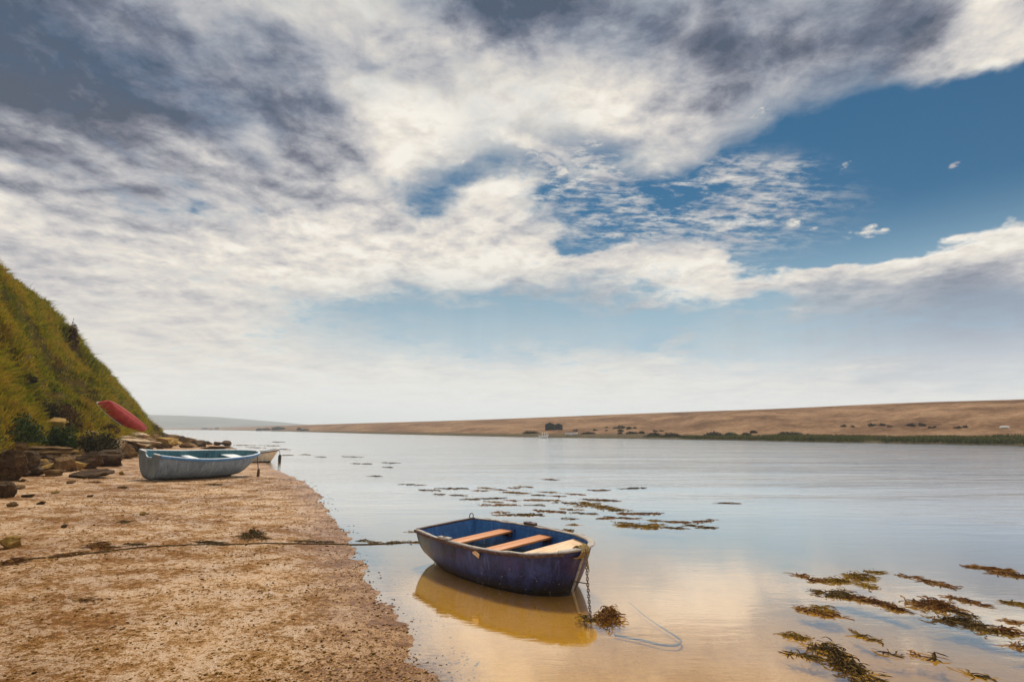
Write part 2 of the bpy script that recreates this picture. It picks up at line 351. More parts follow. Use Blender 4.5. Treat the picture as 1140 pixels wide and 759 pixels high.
bed = g.ramp(g.m('ADD', g.m('MULTIPLY', b, .3), g.m('ADD', g.m('MULTIPLY', c_, .3), g.m('MULTIPLY', d_, .4))), [(.30, (.20, .10, .010)), (.42, (.58, .31, .006)), (.56, (.78, .44, .010)), (.72, (.84, .51, .03))])
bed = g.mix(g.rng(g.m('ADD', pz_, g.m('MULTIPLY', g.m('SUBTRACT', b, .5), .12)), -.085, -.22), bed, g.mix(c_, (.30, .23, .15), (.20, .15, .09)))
bed = g.mix(g.rng(pz_, -.4, -1.2), bed, (.10, .08, .045))  # deep bed darkened: light lost in the water is put into its colour
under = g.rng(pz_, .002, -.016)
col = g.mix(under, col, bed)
wet = g.m('MULTIPLY', g.rng(g.m('ADD', g.m('MULTIPLY', b, .5), g.m('MULTIPLY', c_, .5)), .47, .58), g.rng(pz_, .45, .14))
soak = g.rng(g.m('ADD', pz_, g.m('MULTIPLY', g.m('SUBTRACT', c_, .5), .06)), .034, .006); wet = g.m('MAXIMUM', wet, g.m('MULTIPLY', soak, .5))
col = g.mix(g.m('MULTIPLY', soak, g.m('SUBTRACT', 1.0, under)), col, g.mix(1.0, col, (.80, .68, .50), 'MULTIPLY'))
rough = g.m('SUBTRACT', .85, g.m('MULTIPLY', wet, .60))
h = g.m('ADD', g.m('MULTIPLY', c_, .5), g.m('ADD', g.m('MULTIPLY', d_, .35), g.m('MULTIPLY', g.noise(flat, 120, 3, .6), .18)))
nrm = g.bump(h, .75, .045)
g.out(g.pbsdf(color=col, rough=rough, spec=g.m('MULTIPLY_ADD', wet, .45, .2), normal=nrm))
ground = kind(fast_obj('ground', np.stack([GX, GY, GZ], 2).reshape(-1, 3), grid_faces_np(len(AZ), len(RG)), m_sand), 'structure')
# ---- water ---------------------------------------------------------------
m_water, g = material('lagoon_water'); p = g.pos(); sp = g.n('ShaderNodeSeparateXYZ', {0: p})
cd = g.m('SQRT', g.m('ADD', g.m('POWER', sp.outputs[0], 2), g.m('POWER', sp.outputs[1], 2)))
stream = g.map(p, (.55, 2.0, 1), (0, 0, R(14)))
w1 = g.noise(stream, 1.6, 5, .6, .6); w2 = g.noise(g.map(p, (.8, 2.3, 1), (0, 0, R(-6))), 7, 4, .6)
w3 = g.noise(g.map(p, (.16, 1.0, 1), (0, 0, R(5))), .55, 4, .6)
calm = g.rng(g.noise(g.map(p, (.05, .22, 1), (0, 0, R(6))), 1.2, 3, .5), .38, .66, .15, 1.0)
far = g.rng(cd, 8, 26)
h = g.m('ADD', g.m('MULTIPLY', w1, g.m('MULTIPLY_ADD', g.m('MULTIPLY', far, calm), .040, .0016)), g.m('ADD', g.m('MULTIPLY', w2, g.m('MULTIPLY_ADD', far, .004, .0006)), g.m('MULTIPLY', w3, g.m('MULTIPLY', far, .085))))
nrm = g.bump(h, 1.0, 1.0)
lw = g.n('ShaderNodeLayerWeight', {'Blend': .5})
fr = g.rng(lw.outputs['Facing'], .45, .90, .04, .97, smooth=False)
tr = g.n('ShaderNodeBsdfTransparent', {0: (.97, .91, .62)})
gl = g.n('ShaderNodeBsdfGlossy', {'Color': (1, 1, 1), 'Roughness': g.rng(cd, 8.5, 17, .022, .11), 'Normal': nrm})
ms = g.n('ShaderNodeMixShader', {0: fr, 1: tr, 2: gl}); g.out(ms)
bm = bmesh.new(); bm_v = [bm.verts.new(q) for q in ((-4300, -15, 0), (4300, -15, 0), (4300, 4250, 0), (-4300, 4250, 0))]; bm.faces.new(bm_v)
water = kind(bm_obj('water', bm, m_water, flat=True), 'structure')
# ---- shingle bank over the water ------------------------------------------
bank_px = np.array([(150, 478.2, 476.9), (205, 478.3, 476.6), (250, 478.7, 475.7), (285, 479.3, 474.7), (320, 480.1, 473.4), (400, 482.3, 471), (500, 484.7, 468.2), (560, 486, 466.2), (615, 487, 464), (690, 488, 461), (780, 489, 457.8), (860, 490.5, 455.2), (900, 491.5, 453.4), (960, 492.5, 450.5), (1030, 493.5, 447.5), (1140, 495.5, 444.5), (1300, 500, 441), (1600, 510, 436), (2400, 540, 420)], float)
bx = np.concatenate([np.linspace(150, 1160, 620), np.linspace(1165, 2400, 160)])
bf = np.interp(bx, bank_px[:, 0], bank_px[:, 1]); bc = np.interp(bx, bank_px[:, 0], bank_px[:, 2])
k9 = np.exp(-np.linspace(-2, 2, 81) ** 2); k9 /= k9.sum()
bf = np.convolve(np.pad(bf, 40, mode='edge'), k9, 'valid'); bc = np.convolve(np.pad(bc, 40, mode='edge'), k9, 'valid')
b_az = np.array([math.atan2(ray(a, 477).x, ray(a, 477).y) for a in bx])
def elev(a, b): return math.asin(ray(a, b).z)
f_r = np.array([EYE / math.tan(-elev(a, b)) for a, b in zip(bx, bf)])
f_r = f_r * (1 + .012 * fbm(bx * .05, bx * 0, 3) * smooth(150, 500, bx))
c_tan = np.array([math.tan(elev(a, b)) for a, b in zip(bx, bc)])
cr_r = f_r * 1.55 + 38
cr_z = np.maximum(EYE + cr_r * c_tan, .6)
BS = np.concatenate([np.linspace(-.08, .3, 60), np.linspace(.31, 1, 90), np.linspace(1.03, 2.5, 24)])
BR = f_r[:, None] + (cr_r - f_r)[:, None] * BS[None]
rise = smooth(.10, 1.0, BS) * .72 + .28 * np.clip((BS - .1) / .9, 0, 1)
rise = np.where(BS > 1, 1 - .5 * (BS - 1), rise)
shelf = np.where(BS < .02, (BS + .004) * 12, .07 + .35 * smooth(0, .12, BS))
BZ = shelf[None] * np.ones_like(BR) + (cr_z - .42)[:, None] * rise[None]
BX = np.sin(b_az)[:, None] * BR; BY = np.cos(b_az)[:, None] * BR
bu = fbm(BX * .035, BY * .035, 3) * .9 + fbm(BX * .16, BY * .16, 3) * .22 + fbm(BX * .6, BY * .6, 2) * .07
# fans and hollows where the shingle has slumped
fan = fbm(bx[:, None] * .012 + 3, BS[None] * .7 + bx[:, None] * .0008, 3) * 1.5
BZ = BZ + (bu + fan) * (smooth(.12, .4, BS) * (1 - smooth(.55, .9, BS)))[None] * np.clip(cr_z / 7, 0, 1)[:, None]
m_bank, g = material('shingle'); p = g.pos(); sp = g.n('ShaderNodeSeparateXYZ', {0: p})
n1 = g.noise(g.map(p, (1, 1, 4)), .07, 7, .68); n2 = g.noise(p, .8, 5, .7); n3 = g.noise(p, 4, 3, .7)
c = g.ramp(g.m('ADD', g.m('MULTIPLY', n1, .5), g.m('ADD', g.m('MULTIPLY', n2, .3), g.m('MULTIPLY', n3, .2))), [(.38, (.05, .023, .010)), (.48, (.15, .078, .036)), (.58, (.29, .175, .095))])
mud = g.ramp(n2, [(.35, (.03, .026, .010)), (.6, (.10, .07, .03))])
c = g.mix(g.rng(g.m('ADD', sp.outputs[2], g.m('MULTIPLY', g.m('SUBTRACT', n2, .5), .5)), .75, .38), c, mud)
g.out(g.pbsdf(color=c, rough=.95, spec=.1, normal=g.bump(g.m('ADD', n2, n3), .6, .3)))
bank = kind(fast_obj('shingle_bank', np.stack([BX, BY, BZ], 2).reshape(-1, 3), grid_faces_np(len(bx), len(BS)), m_bank), 'structure')
def bank_at(px, s):                              # a point on the bank: along it by bearing, up it by s
    i = int(np.argmin(abs(bx - px))); j = int(np.argmin(abs(BS - s)))
    return Vector((BX[i, j], BY[i, j], BZ[i, j]))
# ---- far hills and the air ------------------------------------------------
fx = np.linspace(-300, 420, 160); fy = np.interp(fx, [-300, 0, 165, 200, 240, 280, 320, 350, 380, 420], [463, 462, 461.6, 462.4, 464, 467, 470.4, 473.4, 475.8, 478])
rows = [(1700, -1), (2000, .35), (2300, .75), (2600, 1.0), (3000, .85), (3400, .4)]
fv = []
for a, b in zip(fx, fy):
    az_ = math.atan2(ray(a, 477).x, ray(a, 477).y); hgt = EYE + 2600 * math.tan(elev(a, b))
    for (r_, k) in rows:
        z = hgt * k * (1 + .14 * float(fbm(np.array(a * .03), np.array(r_ * .002), 3)) * (k < 1)) if k > 0 else -3
        fv.append((math.sin(az_) * r_, math.cos(az_) * r_, z))
m_far, g = material('far_fields'); p = g.pos()
c = g.ramp(g.noise(p, .006, 5, .6), [(.35, (.02, .03, .025)), (.5, (.05, .06, .05)), (.65, (.12, .12, .10))])
g.out(g.pbsdf(color=c, rough=1, spec=0))
hills = kind(mesh_obj('distant_hills', fv, grid_faces(len(fx), len(rows)), m_far), 'structure')
m_haze = bpy.data.materials.new('haze'); m_haze.use_nodes = True; g = G(m_haze.node_tree)
pv = g.n('ShaderNodeVolumePrincipled', {'Color': (.84, .92, 1.0), 'Density': .00044, 'Anisotropy': .1})
g.nt.links.new(pv.outputs[0], g.n('ShaderNodeOutputMaterial').inputs['Volume'])
hb = MB().box((0, 2020, 29), (8700, 4540, 98)); haze = kind(hb.obj('haze', m_haze, flat=True), 'stuff')
# ---- where sight lines meet the land --------------------------------------
LRG = np.log(RG)
def ground_z(x, y):
    a = math.atan2(x, y); r = math.hypot(x, y)
    i = min(max(int(np.searchsorted(AZ, a)) - 1, 0), len(AZ) - 2); j = min(max(int(np.searchsorted(RG, r)) - 1, 0), len(RG) - 2)
    u = min(max((a - AZ[i]) / (AZ[i + 1] - AZ[i]), 0), 1); w = min(max((r - RG[j]) / (RG[j + 1] - RG[j]), 0), 1)
    return float((GZ[i, j] * (1 - u) + GZ[i + 1, j] * u) * (1 - w) + (GZ[i, j + 1] * (1 - u) + GZ[i + 1, j + 1] * u) * w)
def hill_z(x, y):
    a = math.atan2(x, y); r = math.hypot(x, y)
    if a < h_az[0] or a > h_az[-1]: return -9
    i = min(int(np.searchsorted(h_az, a)), NI - 1); s = (r - t_r[i]) / (c_r[i] - t_r[i])
    if s < S[0] or s > S[-1]: return -9
    return float(np.interp(s, S, HZ[i]))
def land_z(x, y): return max(ground_z(x, y), hill_z(x, y))
def hit(px, py):
    d = ray(px, py); t = 2.0; h = .1
    while t < 200:
        p = Vector((0, 0, EYE)) + d * t
        if p.z < land_z(p.x, p.y):
            lo, hi = t - h, t
            for _ in range(20):
                m = (lo + hi) / 2; p = Vector((0, 0, EYE)) + d * m
                if p.z < land_z(p.x, p.y): hi = m
                else: lo = m
            return Vector((0, 0, EYE)) + d * hi
        t += h
    return on_z(px, py)
# ---- paint and wood --------------------------------------------------------
def paint(name, base, worn, chip, rough=.45, chip_amt=.66, low=None, scale=1.0, spec=.4, aft=None):
    m, g = material(name); p = g.coord('Object'); sp = g.n('ShaderNodeSeparateXYZ', {0: p})
    n1 = g.noise(p, 2.2 * scale, 5, .62); n2 = g.noise(g.map(p, (1, 1, .35)), 11 * scale, 6, .68); n3 = g.noise(p, 34 * scale, 4, .7)
    c = g.mix(g.rng(g.m('ADD', g.m('MULTIPLY', n1, .6), g.m('MULTIPLY', n2, .4)), .40, .62), base, worn)
    c = g.mix(g.m('MULTIPLY', g.rng(n3, .45, .7), .35), c, tuple(x * .45 for x in base))
    ns = g.noise(g.map(p, (1, 1, .12)), 15 * scale, 5, .7); c = g.mix(g.m('MULTIPLY', g.rng(ns, .52, .70), .38), c, tuple(min(1, x * 1.6 + .05) for x in worn)); c = g.mix(g.m('MULTIPLY', g.rng(ns, .46, .33), .5), c, tuple(x * .4 for x in base))
    if aft: c = g.mix(g.m('MULTIPLY', g.rng(g.m('ADD', sp.outputs[0], g.m('MULTIPLY', g.m('SUBTRACT', n1, .5), 1.6)), aft[1], aft[2]), .85), c, g.mix(n3, aft[0], tuple(x * 1.7 for x in aft[0])))
    if aft: c = g.mix(g.m('MULTIPLY', g.rng(g.noise(p, 3.6, 4, .6), .52, .66), .4), c, (.045, .028, .12))
    ch = g.rng(g.m('ADD', g.m('MULTIPLY', n2, .55), g.m('MULTIPLY', n3, .45)), chip_amt, chip_amt + .03)
    c = g.mix(ch, c, chip)
    if low is not None:
        k = g.rng(g.m('ADD', sp.outputs[2], g.m('MULTIPLY', g.m('SUBTRACT', n2, .5), .16)), low[0], low[1]); c = g.mix(k, c, low[2])
        specks = g.m('MULTIPLY', g.rng(n3, .64, .68), g.rng(sp.outputs[2], low[0] + .14, low[1] + .05)); c = g.mix(specks, c, (.42, .40, .34))
    g.out(g.pbsdf(color=c, rough=g.m('MULTIPLY_ADD', n3, .3, rough - .1), spec=spec, normal=g.bump(g.m('ADD', n3, g.m('MULTIPLY', ch, -.5)), .35, .006)))
    return m
def wood(name, cols, grain=(3, 30, 30), rough=.6):
    m, g = material(name); p = g.coord('Object')
    n = g.noise(g.map(p, grain), 1.4, 6, .65, .6); n2 = g.noise(p, 14, 5, .7)
    c = g.ramp(g.m('ADD', g.m('MULTIPLY', n, .7), g.m('MULTIPLY', n2, .3)), [(.32, cols[0]), (.5, cols[1]), (.68, cols[2])])
    g.out(g.pbsdf(color=c, rough=rough, spec=.3, normal=g.bump(n, .35, .006))); return m
m_navy = paint('navy_paint', (.008, .011, .055), (.036, .056, .19), (.36, .36, .36), .42, .635, (.20, -.01, (.008, .009, .010)), aft=((.085, .13, .15), .95, .1))
m_blue_in = paint('blue_inside', (.018, .08, .25), (.035, .15, .38), (.25, .30, .33), .55, .70, (.26, .06, (.010, .022, .03)))
m_stern = paint('worn_blue_grey', (.05, .075, .12), (.13, .17, .22), (.45, .42, .36), .5, .66, (.10, .0, (.018, .022, .012)))
m_strip = wood('dark_rail', [(.03, .018, .016), (.075, .04, .035), (.16, .10, .08)], (20, 20, 20))
m_rail = wood('weathered_rail', [(.13, .11, .09), (.33, .29, .25), (.52, .48, .43)], (9, 9, 20), .7)
m_thwart = wood('varnished_plank', [(.34, .115, .035), (.52, .21, .075), (.62, .31, .15)], (28, 2.0, 28), .5)
m_pale = wood('pale_plank', [(.38, .22, .10), (.64, .43, .25), (.74, .57, .38)], (24, 3, 24), .6)
m_bilge, g = material('bilge_water'); p = g.coord('Object')
g.out(g.pbsdf(color=g.ramp(g.noise(p, 6, 4), [(.4, (.008, .014, .012)), (.65, (.02, .05, .06))]), rough=.12, spec=.5, normal=g.bump(g.noise(p, 7, 2), .1, .01)))
m_iron, g = material('rusty_iron'); p = g.coord('Object'); n = g.noise(p, 30, 5, .7)
g.out(g.pbsdf(color=g.ramp(n, [(.35, (.03, .022, .018)), (.55, (.10, .06, .04)), (.7, (.2, .17, .14))]), rough=.55, metal=.4, normal=g.bump(n, .4, .004)))
def rope_mat(name, a, b):
    m, g = material(name); p = g.coord('Object'); n = g.noise(p, 40, 4, .7)
    w = g.n('ShaderNodeTexWave', {'Vector': g.map(p, (1, 1, 1), (.5, .6, .4)), 'Scale': 55, 'Distortion': 2.0}).outputs['Fac']
    g.out(g.pbsdf(color=g.ramp(g.m('ADD', g.m('MULTIPLY', n, .6), g.m('MULTIPLY', w, .4)), [(.3, a), (.65, b)]), rough=.9, spec=.1, normal=g.bump(w, .5, .004))); return m
m_rope = rope_mat('tan_rope', (.16, .10, .035), (.48, .34, .15)); m_oldrope = rope_mat('weedy_rope', (.025, .016, .008), (.10, .065, .03))

class Hull:
    def __init__(s, L, B, bt, um, p, zs, zm, zb, zk, rk=.2, e1=.62, e2=.85, st_rise=.1, bow_rise=.1, rs=.06, pb=.5, double=False):
        s.__dict__.update(locals())
    def b(s, u):
        if s.double: return s.B / 2 * max(0, 1 - abs(2 * u - 1) ** s.p) ** .62
        if u < s.um: return s.bt + (s.B / 2 - s.bt) * math.sin(math.pi / 2 * u / s.um)
        return s.B / 2 * max(0, 1 - ((u - s.um) / (1 - s.um)) ** s.p) ** s.pb
    def top(s, u):
        return s.zm + (s.zs - s.zm) * (1 - 2 * u) ** 2 if u < .5 else s.zm + (s.zb - s.zm) * (2 * u - 1) ** 2
    def keel(s, u):
        return s.zk + s.st_rise * max(0, 1 - u / .55) ** 2 + s.bow_rise * max(0, (u - .55) / .45) ** 2
    def pt(s, u, th, off=0.0, lift=0.0):
        c, si = math.cos(th), math.sin(th); b = max(s.b(u) - off, 0.0); d = abs(si) ** s.e2
        zt = s.top(u); zk = s.keel(u) + lift
        f = max(0, (u - .55) / .45) ** 1.6
        x = s.L * u - s.rk * d * f + s.rs * d * max(0, 1 - u * 4)
        if s.double: x = s.L * u + (s.rk * d * max(0, 1 - u / .45) ** 1.6) - s.rk * d * f
        return Vector((x, b * math.copysign(abs(c) ** s.e1, c), zt - (zt - zk) * d))
    def us(s, n=44): return [(1 - (1 - i / (n - 1)) ** 1.9) if not s.double else .5 - .5 * math.cos(math.pi * i / (n - 1)) for i in range(n)]
    def shell(s, name, mo, mi, parent, th=.022, n=44, k=34):
        U = s.us(n); T = [math.pi * j / (k - 1) for j in range(k)]
        vo = [s.pt(u, t) for u in U for t in T]
        vi = [s.pt(u * (1 - th * .8 / s.L), t, th, th) for u in U for t in T]
        fo = [tuple(q[::-1]) for q in grid_faces(n, k)]; N = n * k; fi = [tuple(a + N for a in q) for q in grid_faces(n, k)]
        rim = []
        for i in range(n - 1):
            for j, w in ((0, 1), (k - 1, -1)):
                q = (i * k + j, (i + 1) * k + j, N + (i + 1) * k + j, N + i * k + j); rim.append(q if w > 0 else q[::-1])
        for j in range(k - 1): rim.append((j, j + 1, N + j + 1, N + j))
        o = mesh_obj(name, vo + vi, fo + fi + rim, mo, parent, mats=[mo, mi])
        mi_ = np.zeros(len(o.data.polygons), np.int32); mi_[len(fo):len(fo) + len(fi)] = 1
        o.data.polygons.foreach_set('material_index', mi_); return o
    def transom(s, name, m, parent, th=.03, k=34, notch=0.0, inner=None):
        T = [math.pi * j / (k - 1) for j in range(k)]
        rim = [s.pt(0, t, .004, .004) for t in T]
        topl = []
        for j in range(1, 12):
            w = j / 12; y = -s.bt + 2 * s.bt * w; topl.append(Vector((0, y, s.zs - notch * math.exp(-((w - .5) / .2) ** 4) + .0)))
        loop = rim + topl; n = len(loop)
        v = [q + Vector((-.012, 0, 0)) for q in loop] + [q + Vector((th, 0, 0)) for q in loop]
        f = [tuple(range(n)), tuple(range(n, 2 * n))[::-1]] + [(i, i + n, (i + 1) % n + n, (i + 1) % n) for i in range(n)]
        o = mesh_obj(name, v, f, m, parent, flat=True, mats=[m, inner or m]); o.data.polygons[1].material_index = 1; return o
    def gun(s, n=70, off=0.0, dz=0.0, u0=0.0, u1=1.0, side=0):
        U = [u0 + (u1 - u0) * (1 - (1 - i / (n - 1)) ** 1.9) for i in range(n)] if not s.double else [i / (n - 1) for i in range(n)]
        near = [Vector((s.L * u, -(s.b(u)), s.top(u) + dz)) for u in U]; fr = [Vector((s.L * u, s.b(u), s.top(u) + dz)) for u in U]
        if side < 0: return near
        if side > 0: return fr
        return near + fr[::-1][1:]
    def inner_y(s, x, z, off=.024):              # inside half-breadth at a height
        u = x / s.L; zt, zk = s.top(u), s.keel(u); d = min(max((zt - z) / (zt - zk), 0), 1) ** (1 / s.e2)
        return max(s.b(u) - off, 0) * math.sqrt(max(0, 1 - d * d)) ** s.e1
def sweep(pts, prof, M=None):                   # rail: profile (outwards, up) along a level curve
    m = len(pts); v = []; k = len(prof)
    for i, p in enumerate(pts):
        t = pts[min(i + 1, m - 1)] - pts[max(i - 1, 0)]; t.z = 0; t.normalize(); nrm = Vector((t.y, -t.x, 0))
        for (a, b) in prof: v.append(p + nrm * a + Vector((0, 0, b)))
    return v, [tuple(q[::-1]) for q in grid_faces(m, k, True)] + [tuple(range(k)), tuple(range((m - 1) * k, m * k))[::-1]]
def rect(a0, a1, b0, b1, c=.006): return [(a0 + c, b0), (a1 - c, b0), (a1, b0 + c), (a1, b1 - c), (a1 - c, b1), (a0 + c, b1), (a0, b1 - c), (a0, b0 + c)]
def rail(name, pts, prof, m, parent, wob=0.0, seed=0):
    if wob: 
        rr = random.Random(seed); pts = [p + Vector((0, 0, wob * mnoise.noise(p * 6 + Vector((seed, 0, 0))))) for p in pts]
    return mesh_obj(name, *sweep(pts, prof), m, parent)
def plank(name, H, x, w, z, th, m, parent, short=0.0, slope=0.0, bev=.006):
    y = min(H.inner_y(x, z), H.inner_y(x + w, z)) - short
    b = MB().box((0, 0, 0), (w, 2 * y, th), None, bev)
    o = b.obj(name, m, parent); o.location = (x + w / 2, 0, z); o.rotation_euler = (0, slope, 0); return o

# ---- the navy dinghy afloat -----------------------------------------------
H = Hull(2.421, 1.252, .487, .445, 2.43, .423, .421, .446, -.13, rk=.235, e1=.55, e2=.92, st_rise=.155, bow_rise=.06, rs=.09)
dinghy = thing('rowing_dinghy', 'worn navy blue rowing dinghy with two orange plank seats floating at the water edge', 'boat', (-.872, 8.019, 0), rot=(.047, 0, -.827))
H.shell('hull', m_navy, m_blue_in, dinghy, .02, 56, 44)
H.transom('transom', m_stern, dinghy, .028, inner=m_blue_in)
rail('gunwale', H.gun(), rect(-.030, .012, -.004, .014), m_rail, dinghy, .008, 3)
rail('rubbing_strip', H.gun(u1=.97, side=-1), rect(.013, .032, -.026, .010), m_strip, dinghy, .010, 5)
rail('rubbing_strip', [q for q in H.gun(u1=.74, side=1)][::-1], rect(.013, .034, -.030, .012), m_strip, dinghy, .010, 8)
bc_ = H.gun(u0=.955, side=-1) + H.gun(u0=.76, side=1)[::-1][1:]
rail('bow_cap', bc_, rect(-.046, .034, .004, .026, .008), m_rail, dinghy, .004, 2)
rail('transom_cap', [Vector((-.002, .47, .432)), Vector((-.002, .2, .437)), Vector((-.002, -.2, .436)), Vector((-.002, -.475, .432))], rect(-.034, .016, -.012, .010), m_strip, dinghy)
for nm, x, w, z, m_, lab in (('thwart', .50, .22, .325, m_thwart, None), ('thwart', 1.20, .215, .335, m_thwart, None)):
    t = plank(nm, H, x, w, z, .026, m_, dinghy)
    for sgn in (-1, 1):
        y = H.inner_y(x + w / 2, z - .04) - .03
        k = MB().box((0, 0, 0), (w * .8, .05, .05), None, .006).obj('cleat', m_strip, t); k.location = (0, sgn * y, -.038)
# bow seat: a pale board cut to the round bow
bs = []
for x in np.linspace(1.83, 2.19, 16): bs.append((x, H.inner_y(x, .375) - .006))
lp = [Vector((x, y, 0)) for x, y in bs] + [Vector((x, -y, 0)) for x, y in bs[::-1]]
n = len(lp); v = [q + Vector((0, 0, .39)) for q in lp] + [q + Vector((0, 0, .366)) for q in lp]
o = mesh_obj('bow_seat', v, [tuple(range(n))[::-1], tuple(range(n, 2 * n))] + [(i, (i + 1) % n, (i + 1) % n + n, i + n) for i in range(n)], m_pale, dinghy, flat=True); o['label'] = 'pale bow board'
# floor: water lying in the bilge over boards
fl = []
for x in np.linspace(.04, 2.0, 20): fl.append((x, H.inner_y(x, .035)))
lp = [Vector((x, y, .035)) for x, y in fl] + [Vector((x, -y, .035)) for x, y in fl[::-1]]
mesh_obj('bilge_water', lp, [tuple(range(len(lp)))[::-1]], m_bilge, dinghy, flat=True)
mb = MB()
for k in range(4): mb.box((.95 + .02 * k, -.27 + .18 * k, .055), (1.2, .12, .018), None, .004)
mb.obj('floor_board', m_blue_in, dinghy)
for u in (.3, .52, .7):                           # ribs inside
    pts = [H.pt(u, math.pi * (j + .8) / 21.6, .03, .03) for j in range(21)]
    MB().tube(pts, .011, 6).obj('rib', m_blue_in, dinghy)
for x, sgn, tilt in ((.99, 1, .0), (.80, -1, .1)):  # rowlock blocks on the gunwale
    u = x / H.L; b_ = MB().box((0, 0, 0), (.20, .065, .03), None, .008)
    o = b_.obj('rowlock_block', m_strip if sgn > 0 else m_rail, dinghy); o.location = (x, sgn * (H.b(u) - .005), H.top(u) + .030); o.rotation_euler = (0, 0, tilt)
    MB().tube([(0, 0, .01), (0, 0, .022)], [.022, .020], 12).obj('rowlock_socket', m_iron, o)
ring = [Vector((-.012, .44, .435)) + Vector((0, math.cos(a) * .034, .030 + math.sin(a) * .034)) for a in np.linspace(-.9, math.pi + .9, 20)]
MB().tube(ring, .0065, 7).obj('ring', m_iron, dinghy)
MB().tube([H.pt(1, math.pi * t, -.012) + Vector((.008, 0, 0)) for t in np.linspace(.03, .5, 14)], .014, 8).obj('stem_band', m_rail, dinghy)
# torn strake flap and a tin can left on the boards
MB().box((0, 0, 0), (.13, .012, .05), None, .004).obj('loose_strip', m_pale, dinghy)
o = bpy.data.objects['loose_strip']; o.location = (1.42, -H.b(1.42 / H.L) - .030, .378); o.rotation_euler = (0, .25, -.12)
lash = MB(); bow = Vector((H.L, 0, H.zb))
rr = random.Random(4); Md = Matrix.Translation((-.872, 8.019, 0)) @ Matrix.Rotation(-.827, 4, 'Z') @ Matrix.Rotation(.047, 4, 'X')
for k in range(9):
    pts = []; yo = -.075 + .012 * k + rr.uniform(-.012, .012); ph = rr.uniform(-.3, .3)
    u_ = 1 - (abs(yo) / .62) ** 2 * .35
    for a in np.linspace(0, 2 * math.pi, 18):
        pts.append(Vector((H.L * u_ - .015 + math.cos(a + ph) * (.060 + .006 * math.sin(3 * a + k)), yo + .02 * math.sin(a), H.zb - .012 + math.sin(a + ph) * (.052 + .01 * rr.random()))))
    lash.tube([Md @ q for q in pts], .0065, 6)
for k in range(3):
    pts = [bow + Vector((.045 + .008 * k, -.05 + .02 * k, .0)), bow + Vector((.055, -.045 + .015 * k, -.08)), bow + Vector((.05, -.03 + .02 * k, -.15 - .03 * k))]
    lash.tube([Md @ q for q in pts], .006, 6)
for k in range(2):
    pts = [bow + Vector((-.02, -.05, .03)), bow + Vector((-.10, -.10 - .05 * k, .0)), bow + Vector((-.20, -.10 - .04 * k, -.035))]
    lash.tube([Md @ q for q in pts], .007, 6)
tag(lash.obj('rope', m_rope), 'tan rope lashed round the bow of the navy dinghy', 'rope')
# the chain hanging from the bow
chain = thing('mooring_chain', 'rusty mooring chain hanging from the bow of the navy dinghy into the water', 'chain', (0, 0, 0))
c0 = Md @ (bow + Vector((.055, -.035, -.03))); c1 = on_z(658, 694, -.015)
cpts = [c0.lerp(c1, t) + Vector((0, 0, -.05 * math.sin(math.pi * t))) for t in np.linspace(0, 1, 60)]
arc = np.r_[0, np.cumsum([(b - a).length for a, b in zip(cpts[:-1], cpts[1:])])]
pitch = .036; nl = int(arc[-1] / pitch)
la = [Vector((math.cos(a) * .011, 0, math.sin(a) * .011 + (.011 if math.sin(a) > 0 else -.011))) for a in np.linspace(0, 2 * math.pi, 17)[:-1]]
lv, lf = tube(la + [la[0]], .0046, 7, False)
link0 = mesh_obj('chain_link', lv, lf, m_iron, chain)
for k in range(nl):
    l = link0 if k == 0 else link0.copy()
    if k: COL.objects.link(l); l.parent = chain
    s_ = (k + .5) * pitch; P0 = Vector([np.interp(s_ - .01, arc, [q[i] for q in cpts]) for i in range(3)]); P1 = Vector([np.interp(s_ + .01, arc, [q[i] for q in cpts]) for i in range(3)])
    l.matrix_local = Matrix.Translation((P0 + P1) / 2) @ (P1 - P0).to_track_quat('Z', 'Y').to_matrix().to_4x4() @ Matrix.Rotation(math.pi / 2 * (k % 2) + .3, 4, 'Z')
stick = MB().tube([Md @ Vector((2.24, -.03, .11)), c0.lerp(c1, .46)], .0055, 6)
tag(stick.obj('cord', m_oldrope), 'short dark cord tying the hanging chain to the navy hull', 'cord')
# ---- the blue-grey boat on the beach ---------------------------------------
m_greyblue = paint('grey_blue_paint', (.15, .20, .26), (.24, .30, .36), (.42, .42, .40), .5, .72, (.02, -.10, (.07, .065, .06)), .8)
m_teal_in = paint('teal_inside', (.04, .13, .17), (.07, .20, .24), (.3, .32, .3), .6, .74)
m_whiterail = paint('white_rail_paint', (.66, .70, .72), (.74, .77, .78), (.35, .35, .33), .5, .72)
m_bluestrip = paint('blue_strip_paint', (.05, .17, .38), (.09, .25, .48), (.3, .33, .36), .5, .74)
ZB2 = max(ground_z(-11.141 + t * math.cos(1.079), 17.731 + t * math.sin(1.079)) for t in (.2, .8, 1.5, 2.2, 2.8))
H2 = Hull(3.825, 1.62, .57, .42, 2.0, .70, .565, .60, ZB2 - .30, rk=.6, e1=.78, e2=.92, st_rise=.06, bow_rise=.10, rs=.06)
b2 = thing('rowing_boat', 'grey blue rowing boat with white rails lying on the beach', 'boat', (-11.141, 17.731, .28), rot=(.15, 0.0, 1.079))
H2.shell('hull', m_greyblue, m_teal_in, b2, .022, 50, 36); H2.transom('transom', m_greyblue, b2, .03, notch=.14, inner=m_teal_in)
rail('gunwale', H2.gun(), rect(-.034, .016, -.002, .026), m_whiterail, b2)
rail('rubbing_strip', H2.gun(u1=.985), rect(.016, .034, -.062, .012), m_bluestrip, b2)
for x, w, z in ((1.45, .26, .42), (2.75, .5, .44), (.25, .3, .44)): plank('thwart', H2, x, w, z, .03, m_whiterail, b2)
rail('transom_cap', [Vector((0, .55, .70)), Vector((0, .22, .695))], rect(-.04, .02, -.005, .024), m_whiterail, b2)
